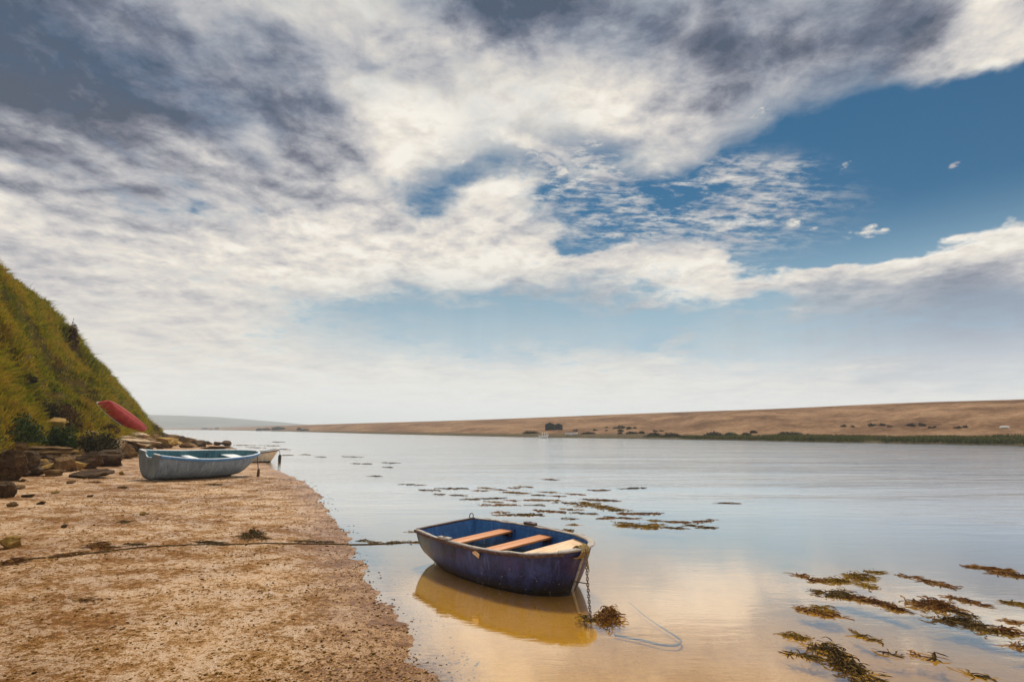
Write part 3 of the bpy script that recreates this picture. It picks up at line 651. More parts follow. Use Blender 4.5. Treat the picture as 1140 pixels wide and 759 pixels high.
rail('transom_cap', [Vector((0, -.2, .69)), Vector((0, -.55, .70))], rect(-.04, .02, -.005, .024), m_whiterail, b2)
MB().box((1.8, 0, ZB2 - .30), (2.2, .05, .07), None, .01).obj('keel', m_greyblue, b2)
for u in (.3, .45, .62): MB().tube([H2.pt(u, math.pi * (j + .8) / 21.6, .03, .03) for j in range(21)], .014, 6).obj('rib', m_teal_in, b2)
# ---- the white boat behind it ------------------------------------------------
m_cream = paint('cream_paint', (.50, .43, .33), (.62, .56, .46), (.25, .2, .16), .45, .72, (.10, .02, (.03, .028, .02)), .8)
H3 = Hull(3.3, 1.3, .5, .42, 2.1, .56, .50, .64, -.14, rk=.42, e1=.62, e2=1.0, st_rise=.1, bow_rise=.08)
P3 = on_z(303, 514, 0)
hd3 = R(34); b3 = thing('white_rowing_boat', 'cream white rowing boat afloat behind the grey blue boat, only its bow showing', 'boat', (P3.x - 3.0 * math.cos(hd3), P3.y - 3.0 * math.sin(hd3), 0), hd3)
H3.shell('hull', m_cream, m_teal_in, b3, .022, 40, 30); H3.transom('transom', m_cream, b3, .03)
rail('gunwale', H3.gun(), rect(-.034, .016, -.002, .026), m_whiterail, b3); rail('rubbing_strip', H3.gun(u1=.985), rect(.016, .03, -.05, .006), m_strip, b3)
for x, w, z in ((1.1, .24, .36), (2.3, .4, .38)): plank('thwart', H3, x, w, z, .03, m_pale, b3)
M3 = Matrix.Translation(b3.location) @ Matrix.Rotation(hd3, 4, 'Z'); bw3 = M3 @ Vector((3.31, 0, .58))
m_rubber, g = material('black_rubber'); g.out(g.pbsdf(color=(.02, .022, .022), rough=.5, normal=g.bump(g.noise(g.coord('Object'), 12, 3), .2, .01)))
fd = thing('fender', 'dark sausage shaped fender hanging at the bow of the cream white boat', 'fender', bw3 + Vector((.06, -.02, -.62)))
MB().tube([(0, 0, .0), (0, 0, .03), (0, 0, .07), (0, 0, .33), (0, 0, .38), (0, 0, .42)], [.02, .055, .08, .08, .055, .02], 14).obj('body', m_rubber, fd)
MB().tube([(0, 0, .41), (-.01, 0, .52), (-.05, .01, .63)], .012, 6).obj('lanyard', m_oldrope, fd)
# painter of the grey boat and the stake it is made fast to
M2 = Matrix.Translation(b2.location) @ b2.rotation_euler.to_matrix().to_4x4(); bw2 = M2 @ Vector((H2.L - .02, 0, .58))
sp_ = hit(287.3, 530.5)
stake = thing('mooring_stake', 'short brown wooden stake in the wet sand by the bow of the grey blue boat', 'stake', sp_)
m_stake = wood('stake_wood', [(.03, .018, .01), (.08, .04, .02), (.15, .09, .05)], (20, 20, 3))
MB().tube([(0, 0, -.15), (.0, 0, .1), (.005, 0, .24), (.005, 0, .265)], [.05, .048, .042, .03], 10).obj('post', m_stake, stake)
pts = [bw2 + (sp_ + Vector((0, 0, .22)) - bw2) * t + Vector((0, 0, -.03 * math.sin(math.pi * t))) for t in np.linspace(0, 1, 14)]
tag(MB().tube([bw2 + Vector((-.08, 0, .05))] + pts, .014, 6).obj('painter_rope', m_oldrope), 'brown rope running down from the bow of the grey blue boat to its stake', 'rope')
# ---- the red canoe ------------------------------------------------------------
m_red, g = material('red_canoe_paint'); p = g.coord('Object'); n = g.noise(p, 3, 5, .65); n2 = g.noise(p, 20, 4, .7)
g.out(g.pbsdf(color=g.ramp(g.m('ADD', g.m('MULTIPLY', n, .6), g.m('MULTIPLY', n2, .4)), [(.32, (.16, .008, .006)), (.52, (.33, .016, .009)), (.7, (.44, .06, .03))]), rough=.5, spec=.25, normal=g.bump(n2, .1, .01)))
H4 = Hull(4.5, 1.18, .1, .5, 2.7, .58, .56, .58, 0.0, rk=.30, e1=.6, e2=.95, st_rise=.03, bow_rise=.03, double=True)
A0_ = hit(112, 452); A0_ = Vector((0, 0, EYE)) + ray(109.5, 448) * ((A0_ - Vector((0, 0, EYE))).length - 1.5)
r1 = (hit(159, 486) - Vector((0, 0, EYE))).length
dlen = 99
for q in np.linspace(r1 - 14, r1 - .4, 80):
    B0 = Vector((0, 0, EYE)) + ray(159.5, 482) * q
    if abs((B0 - A0_).length - 4.5) < dlen: dlen = abs((B0 - A0_).length - 4.5); B1_ = B0
xa = (A0_ - B1_).normalized(); H4L = (A0_ - B1_).length
toC = (Vector((0, 0, EYE)) - (A0_ + B1_) / 2).normalized()
upv = (Vector((0, 0, 1)) - xa * xa.z).normalized(); side_ = (toC - xa * toC.dot(xa)).normalized()
kd = (upv * .74 + side_ * .67).normalized()          # the keel looks up and a little towards the water
za = -kd; ya = za.cross(xa)
canoe = thing('canoe', 'red upturned canoe propped against the foot of the grassy bluff', 'canoe', (0, 0, 0))
canoe.matrix_world = Matrix.Translation(B1_ + kd * .5) @ Matrix((xa, ya, za)).transposed().to_4x4() @ Matrix.Scale(H4L / 4.5, 4)
H4.shell('hull', m_red, m_red, canoe, .015, 50, 30)
rail('gunwale', H4.gun(side=-1), rect(-.02, .022, -.012, .014), m_whiterail, canoe); rail('gunwale', H4.gun(side=1)[::-1], rect(-.02, .022, -.012, .014), m_whiterail, canoe)
MB().tube([H4.pt(u, math.pi / 2, -.012) for u in np.linspace(.03, .97, 30)], .018, 6).obj('keel_strip', m_strip, canoe)
for x, w in ((1.1, .22), (3.2, .22)): plank('seat', H4, x, w, .24, .025, m_pale, canoe)
def island_mat(name, stops, rough=.7, trans=.0, pos_scale=.4, mixpos=.5, spec=.2, gain=1.0):
    m, g = material(name); geo = g.n('ShaderNodeNewGeometry'); rnd = geo.outputs['Random Per Island']
    n = g.noise(geo.outputs['Position'], pos_scale, 5, .62)
    n = g.rng(n, .3, .7, smooth=False)
    c = g.ramp(g.m('ADD', g.m('MULTIPLY', rnd, 1 - mixpos), g.m('MULTIPLY', n, mixpos)), stops)
    b = g.pbsdf(color=c, rough=rough, spec=spec)
    if trans:
        t = g.n('ShaderNodeBsdfTranslucent', {'Color': c}); b = g.n('ShaderNodeMixShader', {0: trans, 1: b, 2: t})
    g.out(b); return m
def blades(P, Nrm, length, width, lean, rs, droop=.35, up=.55):
    """bent grass blades: 2 quads each; P (n,3) roots, Nrm (n,3) growth directions"""
    n = len(P); a = rs.rand(n) * 2 * np.pi
    rd = np.stack([np.cos(a), np.sin(a), np.zeros(n)], 1)
    D = Nrm * up + np.array([0, 0, 1.0]) * (1 - up) + rd * (lean * rs.rand(n))[:, None]; D /= np.linalg.norm(D, axis=1)[:, None]
    sd = np.cross(D, rs.randn(n, 3)); sd /= np.linalg.norm(sd, axis=1)[:, None]
    L = (length * (.5 + rs.rand(n)))[:, None]; W = (width * (.6 + .8 * rs.rand(n)))[:, None]
    p1 = P + D * L * .55; p2 = P + D * L * .95 + rd * L * droop * .6 - np.array([0, 0, 1.0]) * L * droop * .35
    V = np.stack([P - sd * W, P + sd * W, p1 + sd * W * .8, p1 - sd * W * .8, p2 + sd * W * .15, p2 - sd * W * .15], 1).reshape(-1, 3)
    k = np.arange(n)[:, None] * 6
    return V, np.concatenate([k + np.array([[0, 1, 2, 3]]), k + np.array([[3, 2, 4, 5]])], 0)
rs = np.random.RandomState(11)
# grass over the bluff
dHi = np.gradient(hill_v, axis=0); dHj = np.gradient(hill_v, axis=1); hn = np.cross(dHj, dHi); hn /= np.linalg.norm(hn, axis=2)[..., None] + 1e-9
hn *= np.sign(hn[..., 2:3] + 1e-9)
def hill_sample(n, s0, s1, clump=None):
    i = rs.rand(n) * (NI - 2); s = s0 + (s1 - s0) * rs.rand(n); j = np.interp(s, S, np.arange(len(S)))
    i0 = i.astype(int); j0 = np.minimum(j.astype(int), len(S) - 2); u = (i - i0)[:, None]; w = (j - j0)[:, None]
    P = (hill_v[i0, j0] * (1 - u) + hill_v[i0 + 1, j0] * u) * (1 - w) + (hill_v[i0, j0 + 1] * (1 - u) + hill_v[i0 + 1, j0 + 1] * u) * w
    return P, hn[i0, j0], s
m_grass = island_mat('bluff_grass', [(.16, (.018, .024, .003)), (.32, (.055, .075, .005)), (.46, (.14, .125, .007)), (.60, (.25, .18, .012)), (.74, (.26, .14, .018)), (.88, (.13, .055, .015))], .85, .42, .36, .74, .05)
g = G(m_grass.node_tree); geo = g.n('ShaderNodeNewGeometry'); gp = geo.outputs['Position']
gf = g.m('ADD', g.m('MULTIPLY', geo.outputs['Random Per Island'], .22), g.m('ADD', g.m('MULTIPLY', g.rng(g.noise(gp, .30, 4, .6), .32, .68, smooth=False), .44), g.m('MULTIPLY', g.rng(g.noise(gp, 1.9, 3, .6), .33, .67, smooth=False), .34)))
gc = g.ramp(gf, [(.14, (.016, .024, .003)), (.27, (.055, .088, .006)), (.42, (.155, .155, .008)), (.57, (.31, .245, .014)), (.71, (.34, .20, .024)), (.85, (.16, .07, .018))])
g.out(g.n('ShaderNodeMixShader', {0: .42, 1: g.pbsdf(color=gc, rough=.85, spec=.05), 2: g.n('ShaderNodeBsdfTranslucent', {'Color': gc})}))
P0, N0, s0 = hill_sample(17000, -.01, 1.12)
bare = fbm(P0[:, 0] * .22 + 7, P0[:, 1] * .22 + P0[:, 2] * .2, 3)
keep = (bare > -.42) & (rs.rand(len(P0)) < np.clip(.35 + s0 * 4, 0, 1)); P0, N0 = P0[keep], N0[keep]
kk = 18; dens = np.clip(1 + 1.6 * fbm(P0[:, 0] * .6, P0[:, 1] * .6 + P0[:, 2] * .5, 2), .35, 2.2)
off_ = rs.randn(len(P0) * kk, 3) * np.array([.15, .15, .05]); P1 = np.repeat(P0, kk, 0) + off_; N1 = np.repeat(N0, kk, 0) + off_ * np.array([2.0, 2.0, 1]); N1 /= np.linalg.norm(N1, axis=1)[:, None]
ln = np.repeat(dens, kk) * .27
V, Fq = blades(P1 - N1 * .05, N1, ln, .02 + .0 * ln, .45, rs, .5, .38)
kind(fast_obj('bluff_grass', V, Fq, m_grass), 'stuff')
# tall flowering stems on the skyline and slope
m_stalk = island_mat('dry_stalks', [(.2, (.08, .05, .02)), (.6, (.17, .10, .045)), (.9, (.24, .15, .08))], .9, .2, .3, .3)
P2, N2, _ = hill_sample(2600, .2, 1.08)
V, Fq = blades(P2, np.tile([[0, 0, 1.0]], (len(P2), 1)), np.full(len(P2), .62), np.full(len(P2), .011), .35, rs, .2)
kind(fast_obj('dry_stalks', V, Fq, m_stalk), 'stuff')

def leaf_cloud(w, d, h, n, leaf, seed, flatten=.0):
    r = np.random.RandomState(seed); a = r.randn(n, 3); a /= np.linalg.norm(a, axis=1)[:, None]; a[:, 2] = np.abs(a[:, 2]) * .95 + .02
    lump = 1 + .34 * fbm(a[:, 0] * 2.2 + seed, a[:, 1] * 2.2 + a[:, 2] * 1.7, 3) + .14 * r.randn(n) * .6
    rad = (r.rand(n) ** .28) * lump
    P = a * rad[:, None] * np.array([w, d, h]); 
    u = r.randn(n, 3) * .7 + a; u /= np.linalg.norm(u, axis=1)[:, None]; q = np.cross(u, r.randn(n, 3)); q /= np.linalg.norm(q, axis=1)[:, None]
    s1 = (leaf * (.6 + .9 * r.rand(n)))[:, None]; s2 = s1 * .42
    V = np.stack([P - u * s1, P + q * s2, P + u * s1, P - q * s2], 1).reshape(-1, 3)
    return V, (np.arange(n)[:, None] * 4 + np.array([[0, 1, 2, 3]]))
m_bush_g = island_mat('green_bush', [(.2, (.010, .022, .005)), (.5, (.030, .060, .010)), (.8, (.075, .11, .015))], .75, .2, 1.2, .5)
m_bush_d = island_mat('dark_bush', [(.2, (.010, .010, .005)), (.5, (.034, .030, .010)), (.8, (.09, .07, .02))], .85, .15, 1.2, .5)
m_bush_b = island_mat('brown_bush', [(.2, (.028, .014, .008)), (.5, (.085, .04, .018)), (.8, (.17, .09, .035))], .9, .15, 1.0, .5)
m_twig = wood('twig', [(.03, .02, .012), (.06, .04, .025), (.1, .07, .045)])
def bush(name, px, py, wpx, hpx, m, label, cat='bush', n=1300, group=None, loc=None, leaf=.055, seed=1, sink=.12):
    p = loc if loc is not None else hit(px, py); r = (p - Vector((0, 0, EYE))).length; k = r / F
    w, h = wpx * k / 2, hpx * k
    o = thing(name, label, cat, p - Vector((0, 0, h * sink)), 0, group)
    V, f = leaf_cloud(w, w * .85, h, n, leaf, seed); fast_obj('foliage', V, f, m, o)
    mb = MB(); q = random.Random(seed)
    for _ in range(6):
        a = q.uniform(0, 6.28); mb.tube([(0, 0, -.1), (math.cos(a) * w * .25, math.sin(a) * w * .25, h * .4), (math.cos(a) * w * .55, math.sin(a) * w * .5, h * .85)], [.03, .018, .006], 5)
    mb.obj('stem', m_twig, o); return o
bush('bush', 104, 507, 42, 25, m_bush_d, 'wide dark olive bush among the rocks below the red canoe', n=3800, seed=3, leaf=.06)
bush('bush', 62, 503, 30, 24, m_bush_g, 'fresh green bush between the two flat ledges at the bluff foot', n=2600, seed=5, leaf=.07)
bush('bush', 15, 489, 46, 22, m_bush_g, 'low green bush above the long layered ledge', n=2600, seed=6, leaf=.06)
bush('bush', 66, 474, 34, 22, m_bush_b, 'rust brown bush beside the pale outcrop on the slope', n=2600, seed=8, leaf=.06)
bush('bush', 46, 466, 34, 18, m_bush_d, 'dark brown bush directly above the pale outcrop on the slope', n=2200, seed=9, leaf=.06)
bush('bush', 121, 481, 20, 9, m_bush_b, 'grey brown twiggy bush just under the red canoe', n=1100, seed=12, leaf=.05)
bush('bush', 171, 487, 11, 16, m_bush_b, 'tall brown bush beside the lower end of the red canoe', n=1400, seed=14, leaf=.06)
bush('bush', 176, 488.5, 15, 6, m_bush_g, 'small dark green bush at the far tip of the bluff', n=1200, seed=15, leaf=.06)
bush('bush', 78, 385, 13, 24, m_bush_b, 'round brown bush standing out on the skyline of the bluff', n=1600, seed=16, leaf=.08, sink=.2)
bush('bush', 27, 424, 18, 8, m_bush_d, 'small dark bush halfway up the open grass slope', n=900, seed=17, leaf=.06)
# ---- marsh plants and bushes along the far bank ---------------------------------
m_marsh = island_mat('marsh_grass', [(.15, (.022, .026, .008)), (.45, (.055, .062, .012)), (.7, (.10, .098, .016)), (.92, (.15, .09, .03))], .85, .25, .06, .65)
N = 26000; pxs = 690 + (2300 - 690) * rs.rand(N) ** 1.35
wgt = smooth(690, 900, pxs); ss = .004 + (.035 + .085 * wgt) * rs.rand(N)
pn = fbm(pxs * .018, ss * 22, 3); keep = (pn + wgt * .75 > .30 + .25 * rs.rand(N)); pxs, ss = pxs[keep], ss[keep]
ii = np.clip(np.searchsorted(bx, pxs), 1, len(bx) - 1); fu = (pxs - bx[ii - 1]) / (bx[ii] - bx[ii - 1]); jj = np.clip(np.interp(ss, BS, np.arange(len(BS))), 0, len(BS) - 2); j0 = jj.astype(int)
BV = np.stack([BX, BY, BZ], 2)
Pm = (BV[ii - 1, j0] * (1 - fu)[:, None] + BV[ii, j0] * fu[:, None]) * (1 - (jj - j0))[:, None] + (BV[ii - 1, j0 + 1] * (1 - fu)[:, None] + BV[ii, j0 + 1] * fu[:, None]) * (jj - j0)[:, None]
Pm = np.repeat(Pm, 5, 0) + rs.randn(len(Pm) * 5, 3) * np.array([.35, .35, .0])
V, Fq = blades(Pm, np.tile([[0, 0, 1.0]], (len(Pm), 1)), np.full(len(Pm), .42), np.full(len(Pm), .05), .5, rs)
kind(fast_obj('marsh_grass', V, Fq, m_marsh), 'stuff')
def bank_px_point(px, py):                         # the spot of the bank seen at a pixel
    i = int(np.argmin(abs(bx - px))); best = None
    for j in range(len(BS)):
        x, y, z = BX[i, j], BY[i, j], BZ[i, j] - EYE; f = y * CT + z * ST; u = -y * ST + z * CT; q = 379.5 - F * u / f
        if BS[j] >= 0 and (best is None or abs(q - py) < best[0]): best = (abs(q - py), j)
    return Vector((BX[i, best[1]], BY[i, best[1]], BZ[i, best[1]]))
for px, py, w, h, m, lab in [
    (728, 486.3, 15, 4.5, m_bush_d, 'lone dark bush on the far bank, nearest the white dinghies'), (749, 486.5, 18, 4.5, m_bush_d, 'broad dark bush on the far bank between the lone bush and the punt'),
    (703, 482.6, 13, 2.2, m_bush_d, 'long flat bush low on the far shingle, longer of a close pair'), (714, 482.6, 6, 2.4, m_bush_d, 'short bush low on the far shingle at the end of the long flat one'),
    (690, 482.9, 5, 1.4, m_bush_d, 'tiny bush low on the far shingle before the long flat one'), (795, 485, 20, 4, m_bush_d, 'dark green bush rising behind the dark punt'),
    (813, 485.5, 16, 4, m_bush_g, 'green bush on the far bank beyond the punt'), (830, 485.5, 10, 3.4, m_bush_d, 'compact dark bush in the marsh edge of the far bank'),
    (838, 482, 6, 2.4, m_bush_d, 'small dark bush alone on bare shingle above the marsh edge'), (880, 484, 26, 3.2, m_bush_d, 'long low hedge like bush along the marsh strip'),
    (655, 483, 16, 2.0, m_bush_d, 'low brown bush behind the white dinghy with raised bow'), (590, 482.5, 20, 3.2, m_bush_d, 'dark scrub bush on the bank just below the black hut'),
    (1120, 489, 34, 4.2, m_bush_g, 'large dark green bush where the marsh strip is thickest'), (1060, 488.5, 24, 3, m_bush_g, 'bright green mound of marsh plants beside the large dark bush')]:
    bush('bush', 0, 0, w, h, m, lab, loc=bank_px_point(px, py), n=700, leaf=.14, seed=int(px), sink=.05)
q = random.Random(3); tv, tf = leaf_cloud(.5, .45, .38, 90, .13, 77); t0 = fast_obj('tussock', tv, tf, m_bush_d); first = True
for row, (x0, x1, y0, y1, n_) in enumerate([(655, 708, 474, 478, 16), (936, 1084, 473, 479, 26), (640, 760, 479, 481, 8)]):
    for k in range(n_):
        px = q.uniform(x0, x1); o = t0 if first else t0.copy()
        if not first: COL.objects.link(o)
        first = False
        o.location = bank_px_point(px, y0 + (y1 - y0) * (q.random() * .5 + .5 * (px - x0) / (x1 - x0) * (1 if row != 1 else .4))); s_ = q.uniform(.5, 1.25); o.scale = (s_ * 1.3, s_, s_); o.rotation_euler = (0, 0, q.uniform(0, 6))
        tag(o, ['little dark tussock in the scatter up the shingle slope behind the lone dark bush', 'little dark tussock in the long scatter on the shingle above the marsh strip', 'little dark tussock low on the shingle near the flat bushes'][row], 'tussock', ['tussocks on the shingle behind the lone bush', 'tussocks above the marsh strip', 'tussocks low on the shingle'][row])
# ---- rocks ------------------------------------------------------------------
def rock_mat(name, a, b, c_):
    m, g = material(name); p = g.coord('Object'); n = g.noise(p, 1.6, 6, .65); n2 = g.noise(g.map(p, (1, 1, 4)), 2.5, 5, .65); n3 = g.noise(p, 12, 4, .7)
    v = g.m('ADD', g.m('MULTIPLY', n, .4), g.m('ADD', g.m('MULTIPLY', n2, .3), g.m('MULTIPLY', n3, .3)))
    g.out(g.pbsdf(color=g.ramp(v, [(.34, a), (.5, b), (.64, c_)]), rough=.85, spec=.2, normal=g.bump(g.m('ADD', n2, g.m('MULTIPLY', n3, .6)), .7, .08))); return m
m_rock_br = rock_mat('brown_rock', (.05, .026, .009), (.16, .088, .030), (.30, .18, .07))
m_rock_dk = rock_mat('dark_rock', (.018, .010, .006), (.06, .032, .013), (.15, .085, .035))
m_rock_pl = rock_mat('pale_rock', (.20, .12, .06), (.42, .30, .18), (.58, .46, .33))
m_rock_oc = rock_mat('ochre_rock', (.12, .065, .012), (.29, .165, .035), (.42, .27, .08))
def rock_mesh(name, seed, sub=4, slab=0.0):
    bm = bmesh.new(); bmesh.ops.create_icosphere(bm, subdivisions=sub, radius=1); q = random.Random(seed)
    pl = []
    for _ in range(14):
        d = Vector((q.gauss(0, 1), q.gauss(0, 1), q.gauss(0, .8))).normalized(); pl.append((d, q.uniform(.42, .80)))
    off = Vector((seed * 3.1, seed * 1.7, 0))
    for v in bm.verts:
        p = v.co.copy()
        for d, k in pl:
            e = p.dot(d) - k
            if e > 0: p -= d * e * .97
        p *= 1 + .10 * mnoise.noise(p * 1.7 + off) + .08 * mnoise.noise(p * 4.5 + off) + .045 * mnoise.noise(p * 11 + off)
        if slab: p += Vector((p.x, p.y, 0)) * .10 * math.copysign(1, math.sin(p.z * slab * 6 + mnoise.noise(p * 2) * 1.5))
        v.co = p
    ext = [max(v.co[i] for v in bm.verts) - min(v.co[i] for v in bm.verts) for i in range(3)]
    for v in bm.verts: v.co = Vector([v.co[i] / ext[i] for i in range(3)])
    me = bpy.data.meshes.new(name); bm.to_mesh(me); bm.free(); return me
def rock(px, py, w, h, m, label, seed, slab=0.0, group=None, depth=.8, loc=None, rz=None):
    p = loc if loc is not None else hit(px, py + h / 2); k = (p - Vector((0, 0, EYE))).length / F
    me = rock_mesh('rock', seed, 4 if w > 9 else 3, slab); me.materials.append(m)
    o = bpy.data.objects.new('rock', me); COL.objects.link(o)
    o.scale = (w * k, w * k * depth, h * k * 1.25); o.location = p + Vector((0, w * k * depth * .3, h * k * .42)); q = random.Random(seed * 7)
    vd = math.atan2(p.x, p.y); o.rotation_euler = (q.uniform(-.12, .12), q.uniform(-.14, .14), -vd + (q.uniform(-.25, .25) if rz is None else rz))
    return tag(o, label, 'rock', group)
br, dk, pl, oc = m_rock_br, m_rock_dk, m_rock_pl, m_rock_oc
for a in [
    (6, 523, 24, 24, dk, 'big dark craggy rock at the near end of the rocks', 1, 1), (26, 521, 16, 17, dk, 'upright dark rock beside the big craggy one', 2, 0), (30, 507, 50, 12, br, 'long layered brown ledge under the low green bush', 3, 2),
    (74, 505, 26, 8, oc, 'smooth ochre slab tilted in front of the fresh green bush', 4, 1), (68, 518, 17, 14, br, 'blocky brown boulder in the middle of the rubble', 5, 0), (50, 521, 30, 7, oc, 'low flat ochre slab next to the blocky boulder', 6, 1),
    (92, 515, 24, 13, dk, 'rounded dark brown boulder below the olive bush', 7, 0), (81, 519, 14, 8, oc, 'small tan rock wedged beside the rounded dark boulder', 8, 0), (79, 511, 9, 7, pl, 'pinkish small stone on top of the rubble', 9, 0),
    (117, 512, 29, 13, dk, 'wedge shaped dark rock with its pale top by open sand', 10, 1), (121, 499, 19, 13, pl, 'whitish pointed rock behind the wedge shaped one', 11, 0), (137, 504, 16, 12, br, 'egg shaped brown boulder standing by itself near the grey blue boat', 12, 0),
    (128, 508, 13, 8, br, 'low brown rock between the wedge shaped and egg shaped ones', 13, 0), (141, 492, 46, 8, pl, 'long pale stepped ledge below the canoe', 14, 2), (150, 485.5, 22, 6, pl, 'pale slab on which the canoe end rests', 15, 1),
    (172, 493, 28, 10, oc, 'broad ochre boulder just behind the stern of the grey blue boat', 16, 0), (94, 529, 32, 6, dk, 'thin dark slab lying flat on sand in front of the rubble', 17, 1), (52, 527, 18, 6, br, 'flat broken rock at the sand edge of the rubble', 18, 1),
    (36, 526, 15, 7, dk, 'squat dark rock at the foot of the upright one', 19, 0), (98, 484, 16, 7, pl, 'pale stone showing through grass above the olive bush', 20, 0), (50, 473, 22, 10, oc, 'pale outcrop of bare stone on the grass slope', 21, 1),
    (3, 547, 14, 14, dk, 'dark rock by itself on sand nearest the frame corner of the beach', 22, 0), (6, 606, 15, 10, oc, 'ochre stone close to the beach rope', 23, 0),
    (186, 488, 16, 6, br, 'brown rock at the start of the point behind the boats', 24, 0), (198, 489.5, 15, 5.5, dk, 'second dark rock along the point behind the boats', 25, 0), (208, 491, 15, 6, br, 'middle brown rock on the point behind the boats', 26, 0),
    (217, 494, 15, 7, dk, 'largest dark rock where the point enters the water', 27, 0), (190, 493, 18, 6, oc, 'ochre rock just over the rail of the grey blue boat', 28, 0), (206, 496, 16, 5, br, 'low brown rock over the middle of the grey blue boat', 29, 0),
    (241, 494, 8, 3.6, dk, 'small dark rock awash off the point', 31, 0), (251, 493.5, 9, 5, dk, 'pointed dark rock awash off the tip of the point', 32, 0), (231, 493.2, 9, 3, dk, 'flat dark rock awash nearest the point', 33, 0),
    (160, 491, 15, 6, br, 'brown rock between the pale ledge and the ochre boulder', 34, 0), (236, 498.5, 30, 2.6, br, 'thin rocky spit showing over the bow of the grey blue boat', 35, 1), (12, 497, 18, 7, br, 'weathered brown rock up against the low green bush', 36, 1)]:
    rock(*a[:5], a[5], a[6], a[7])
q = random.Random(21)
for k in range(190):
    px = q.uniform(-6, 182); y0 = np.interp(px, [0, 40, 90, 130, 182], [522, 519, 512, 500, 490]); w = q.uniform(3.0, 11)
    rock(px, y0 + q.uniform(-8, 7), w, w * q.uniform(.45, .8), q.choice([br, br, dk, oc, dk]), 'small loose stone in the rubble between the big rocks below the bluff', 100 + k % 12, 0, 'small stones in the rubble')
for px, py, w, h in [(18, 543, 9, 3), (24, 535, 6, 2.5), (77, 537, 7, 2.5), (134, 542.5, 9, 2), (134, 527, 4.5, 3), (12, 562, 8, 4), (30, 552, 9, 2.5), (60, 548, 6, 2), (45, 560, 7, 2.5), (100, 552, 5, 2), (70, 586, 5, 2.2), (158, 572, 5, 3)]:
    rock(px, py, w, h, q.choice([dk, br, oc]), 'stray stone lying on the open sand of the beach', 200 + int(px) % 7, 0, 'stray stones on the open sand')
# ---- pebbles and crumbs of weed on the beach ---------------------------------------
m_peb = island_mat('pebbles', [(.0, (.06, .028, .006)), (.25, (.15, .072, .014)), (.5, (.28, .14, .028)), (.75, (.42, .25, .09)), (.95, (.60, .46, .34))], .75, 0, 1.5, .35, .2)
ico = bmesh.new(); bmesh.ops.create_icosphere(ico, subdivisions=1, radius=1); iv = np.array([v.co[:] for v in ico.verts]); if_ = np.array([[v.index for v in f.verts] for f in ico.faces]); ico.free()
def scatter_pebbles(name, m, n, test, size, flat=.55, seed=2):
    r = np.random.RandomState(seed); V = []; k = 0
    a = R(-46) + R(92) * r.rand(n * 8); d = 3.2 * (22 / 3.2) ** (r.rand(n * 8) ** 1.15); x, y = np.sin(a) * d, np.cos(a) * d
    ai = np.clip(np.searchsorted(AZ, a), 0, len(AZ) - 1); di = np.clip(np.searchsorted(RG, d), 0, len(RG) - 1)
    s = sd_[ai, di]; z = GZ[ai, di]; ok = test(s, x, y, z, r); x, y, z, d = x[ok][:n], y[ok][:n], z[ok][:n], d[ok][:n]; n = len(x)
    sz = size * (.45 + r.rand(n) ** 3 * 2.4) * (.6 + .4 * d / 6)
    sc3 = np.stack([sz * (.7 + .8 * r.rand(n)), sz * (.7 + .8 * r.rand(n)), sz * flat * (.6 + .7 * r.rand(n))], 1)
    th = r.rand(n) * 6.28; base = iv[None] * (1 + .25 * r.randn(n, len(iv), 1)) * sc3[:, None]
    c, s_ = np.cos(th)[:, None], np.sin(th)[:, None]; X = base[..., 0] * c - base[..., 1] * s_; Y_ = base[..., 0] * s_ + base[..., 1] * c
    V = np.stack([X + x[:, None], Y_ + y[:, None], base[..., 2] + z[:, None] + sc3[:, 2:3] * .3], 2).reshape(-1, 3)
    Fc = (np.arange(n)[:, None, None] * len(iv) + if_[None]).reshape(-1, 3)
    return kind(fast_obj(name, V, Fc, m), 'stuff')
pat = lambda x, y, f, o: fbm(x * f + o, y * f, 3)
scatter_pebbles('beach_pebbles', m_peb, 30000, lambda s, x, y, z, r: (s > -.03) & (pat(x, y, 1.1, 3) + .35 * r.randn(len(x)) > .02), .0040)
m_crumb = island_mat('weed_crumbs', [(.1, (.025, .012, .004)), (.5, (.075, .04, .010)), (.9, (.17, .095, .02))], .9, 0, 1.5, .3, .03)
scatter_pebbles('weed_crumbs', m_crumb, 7000, lambda s, x, y, z, r: (s > -.55) & (z > -.012) & (np.exp(-np.abs(s) * 2.2) * .9 + pat(x, y, 1.6, 9) * 1.2 + .35 * r.randn(len(x)) > .35), .0048, .5, 5)
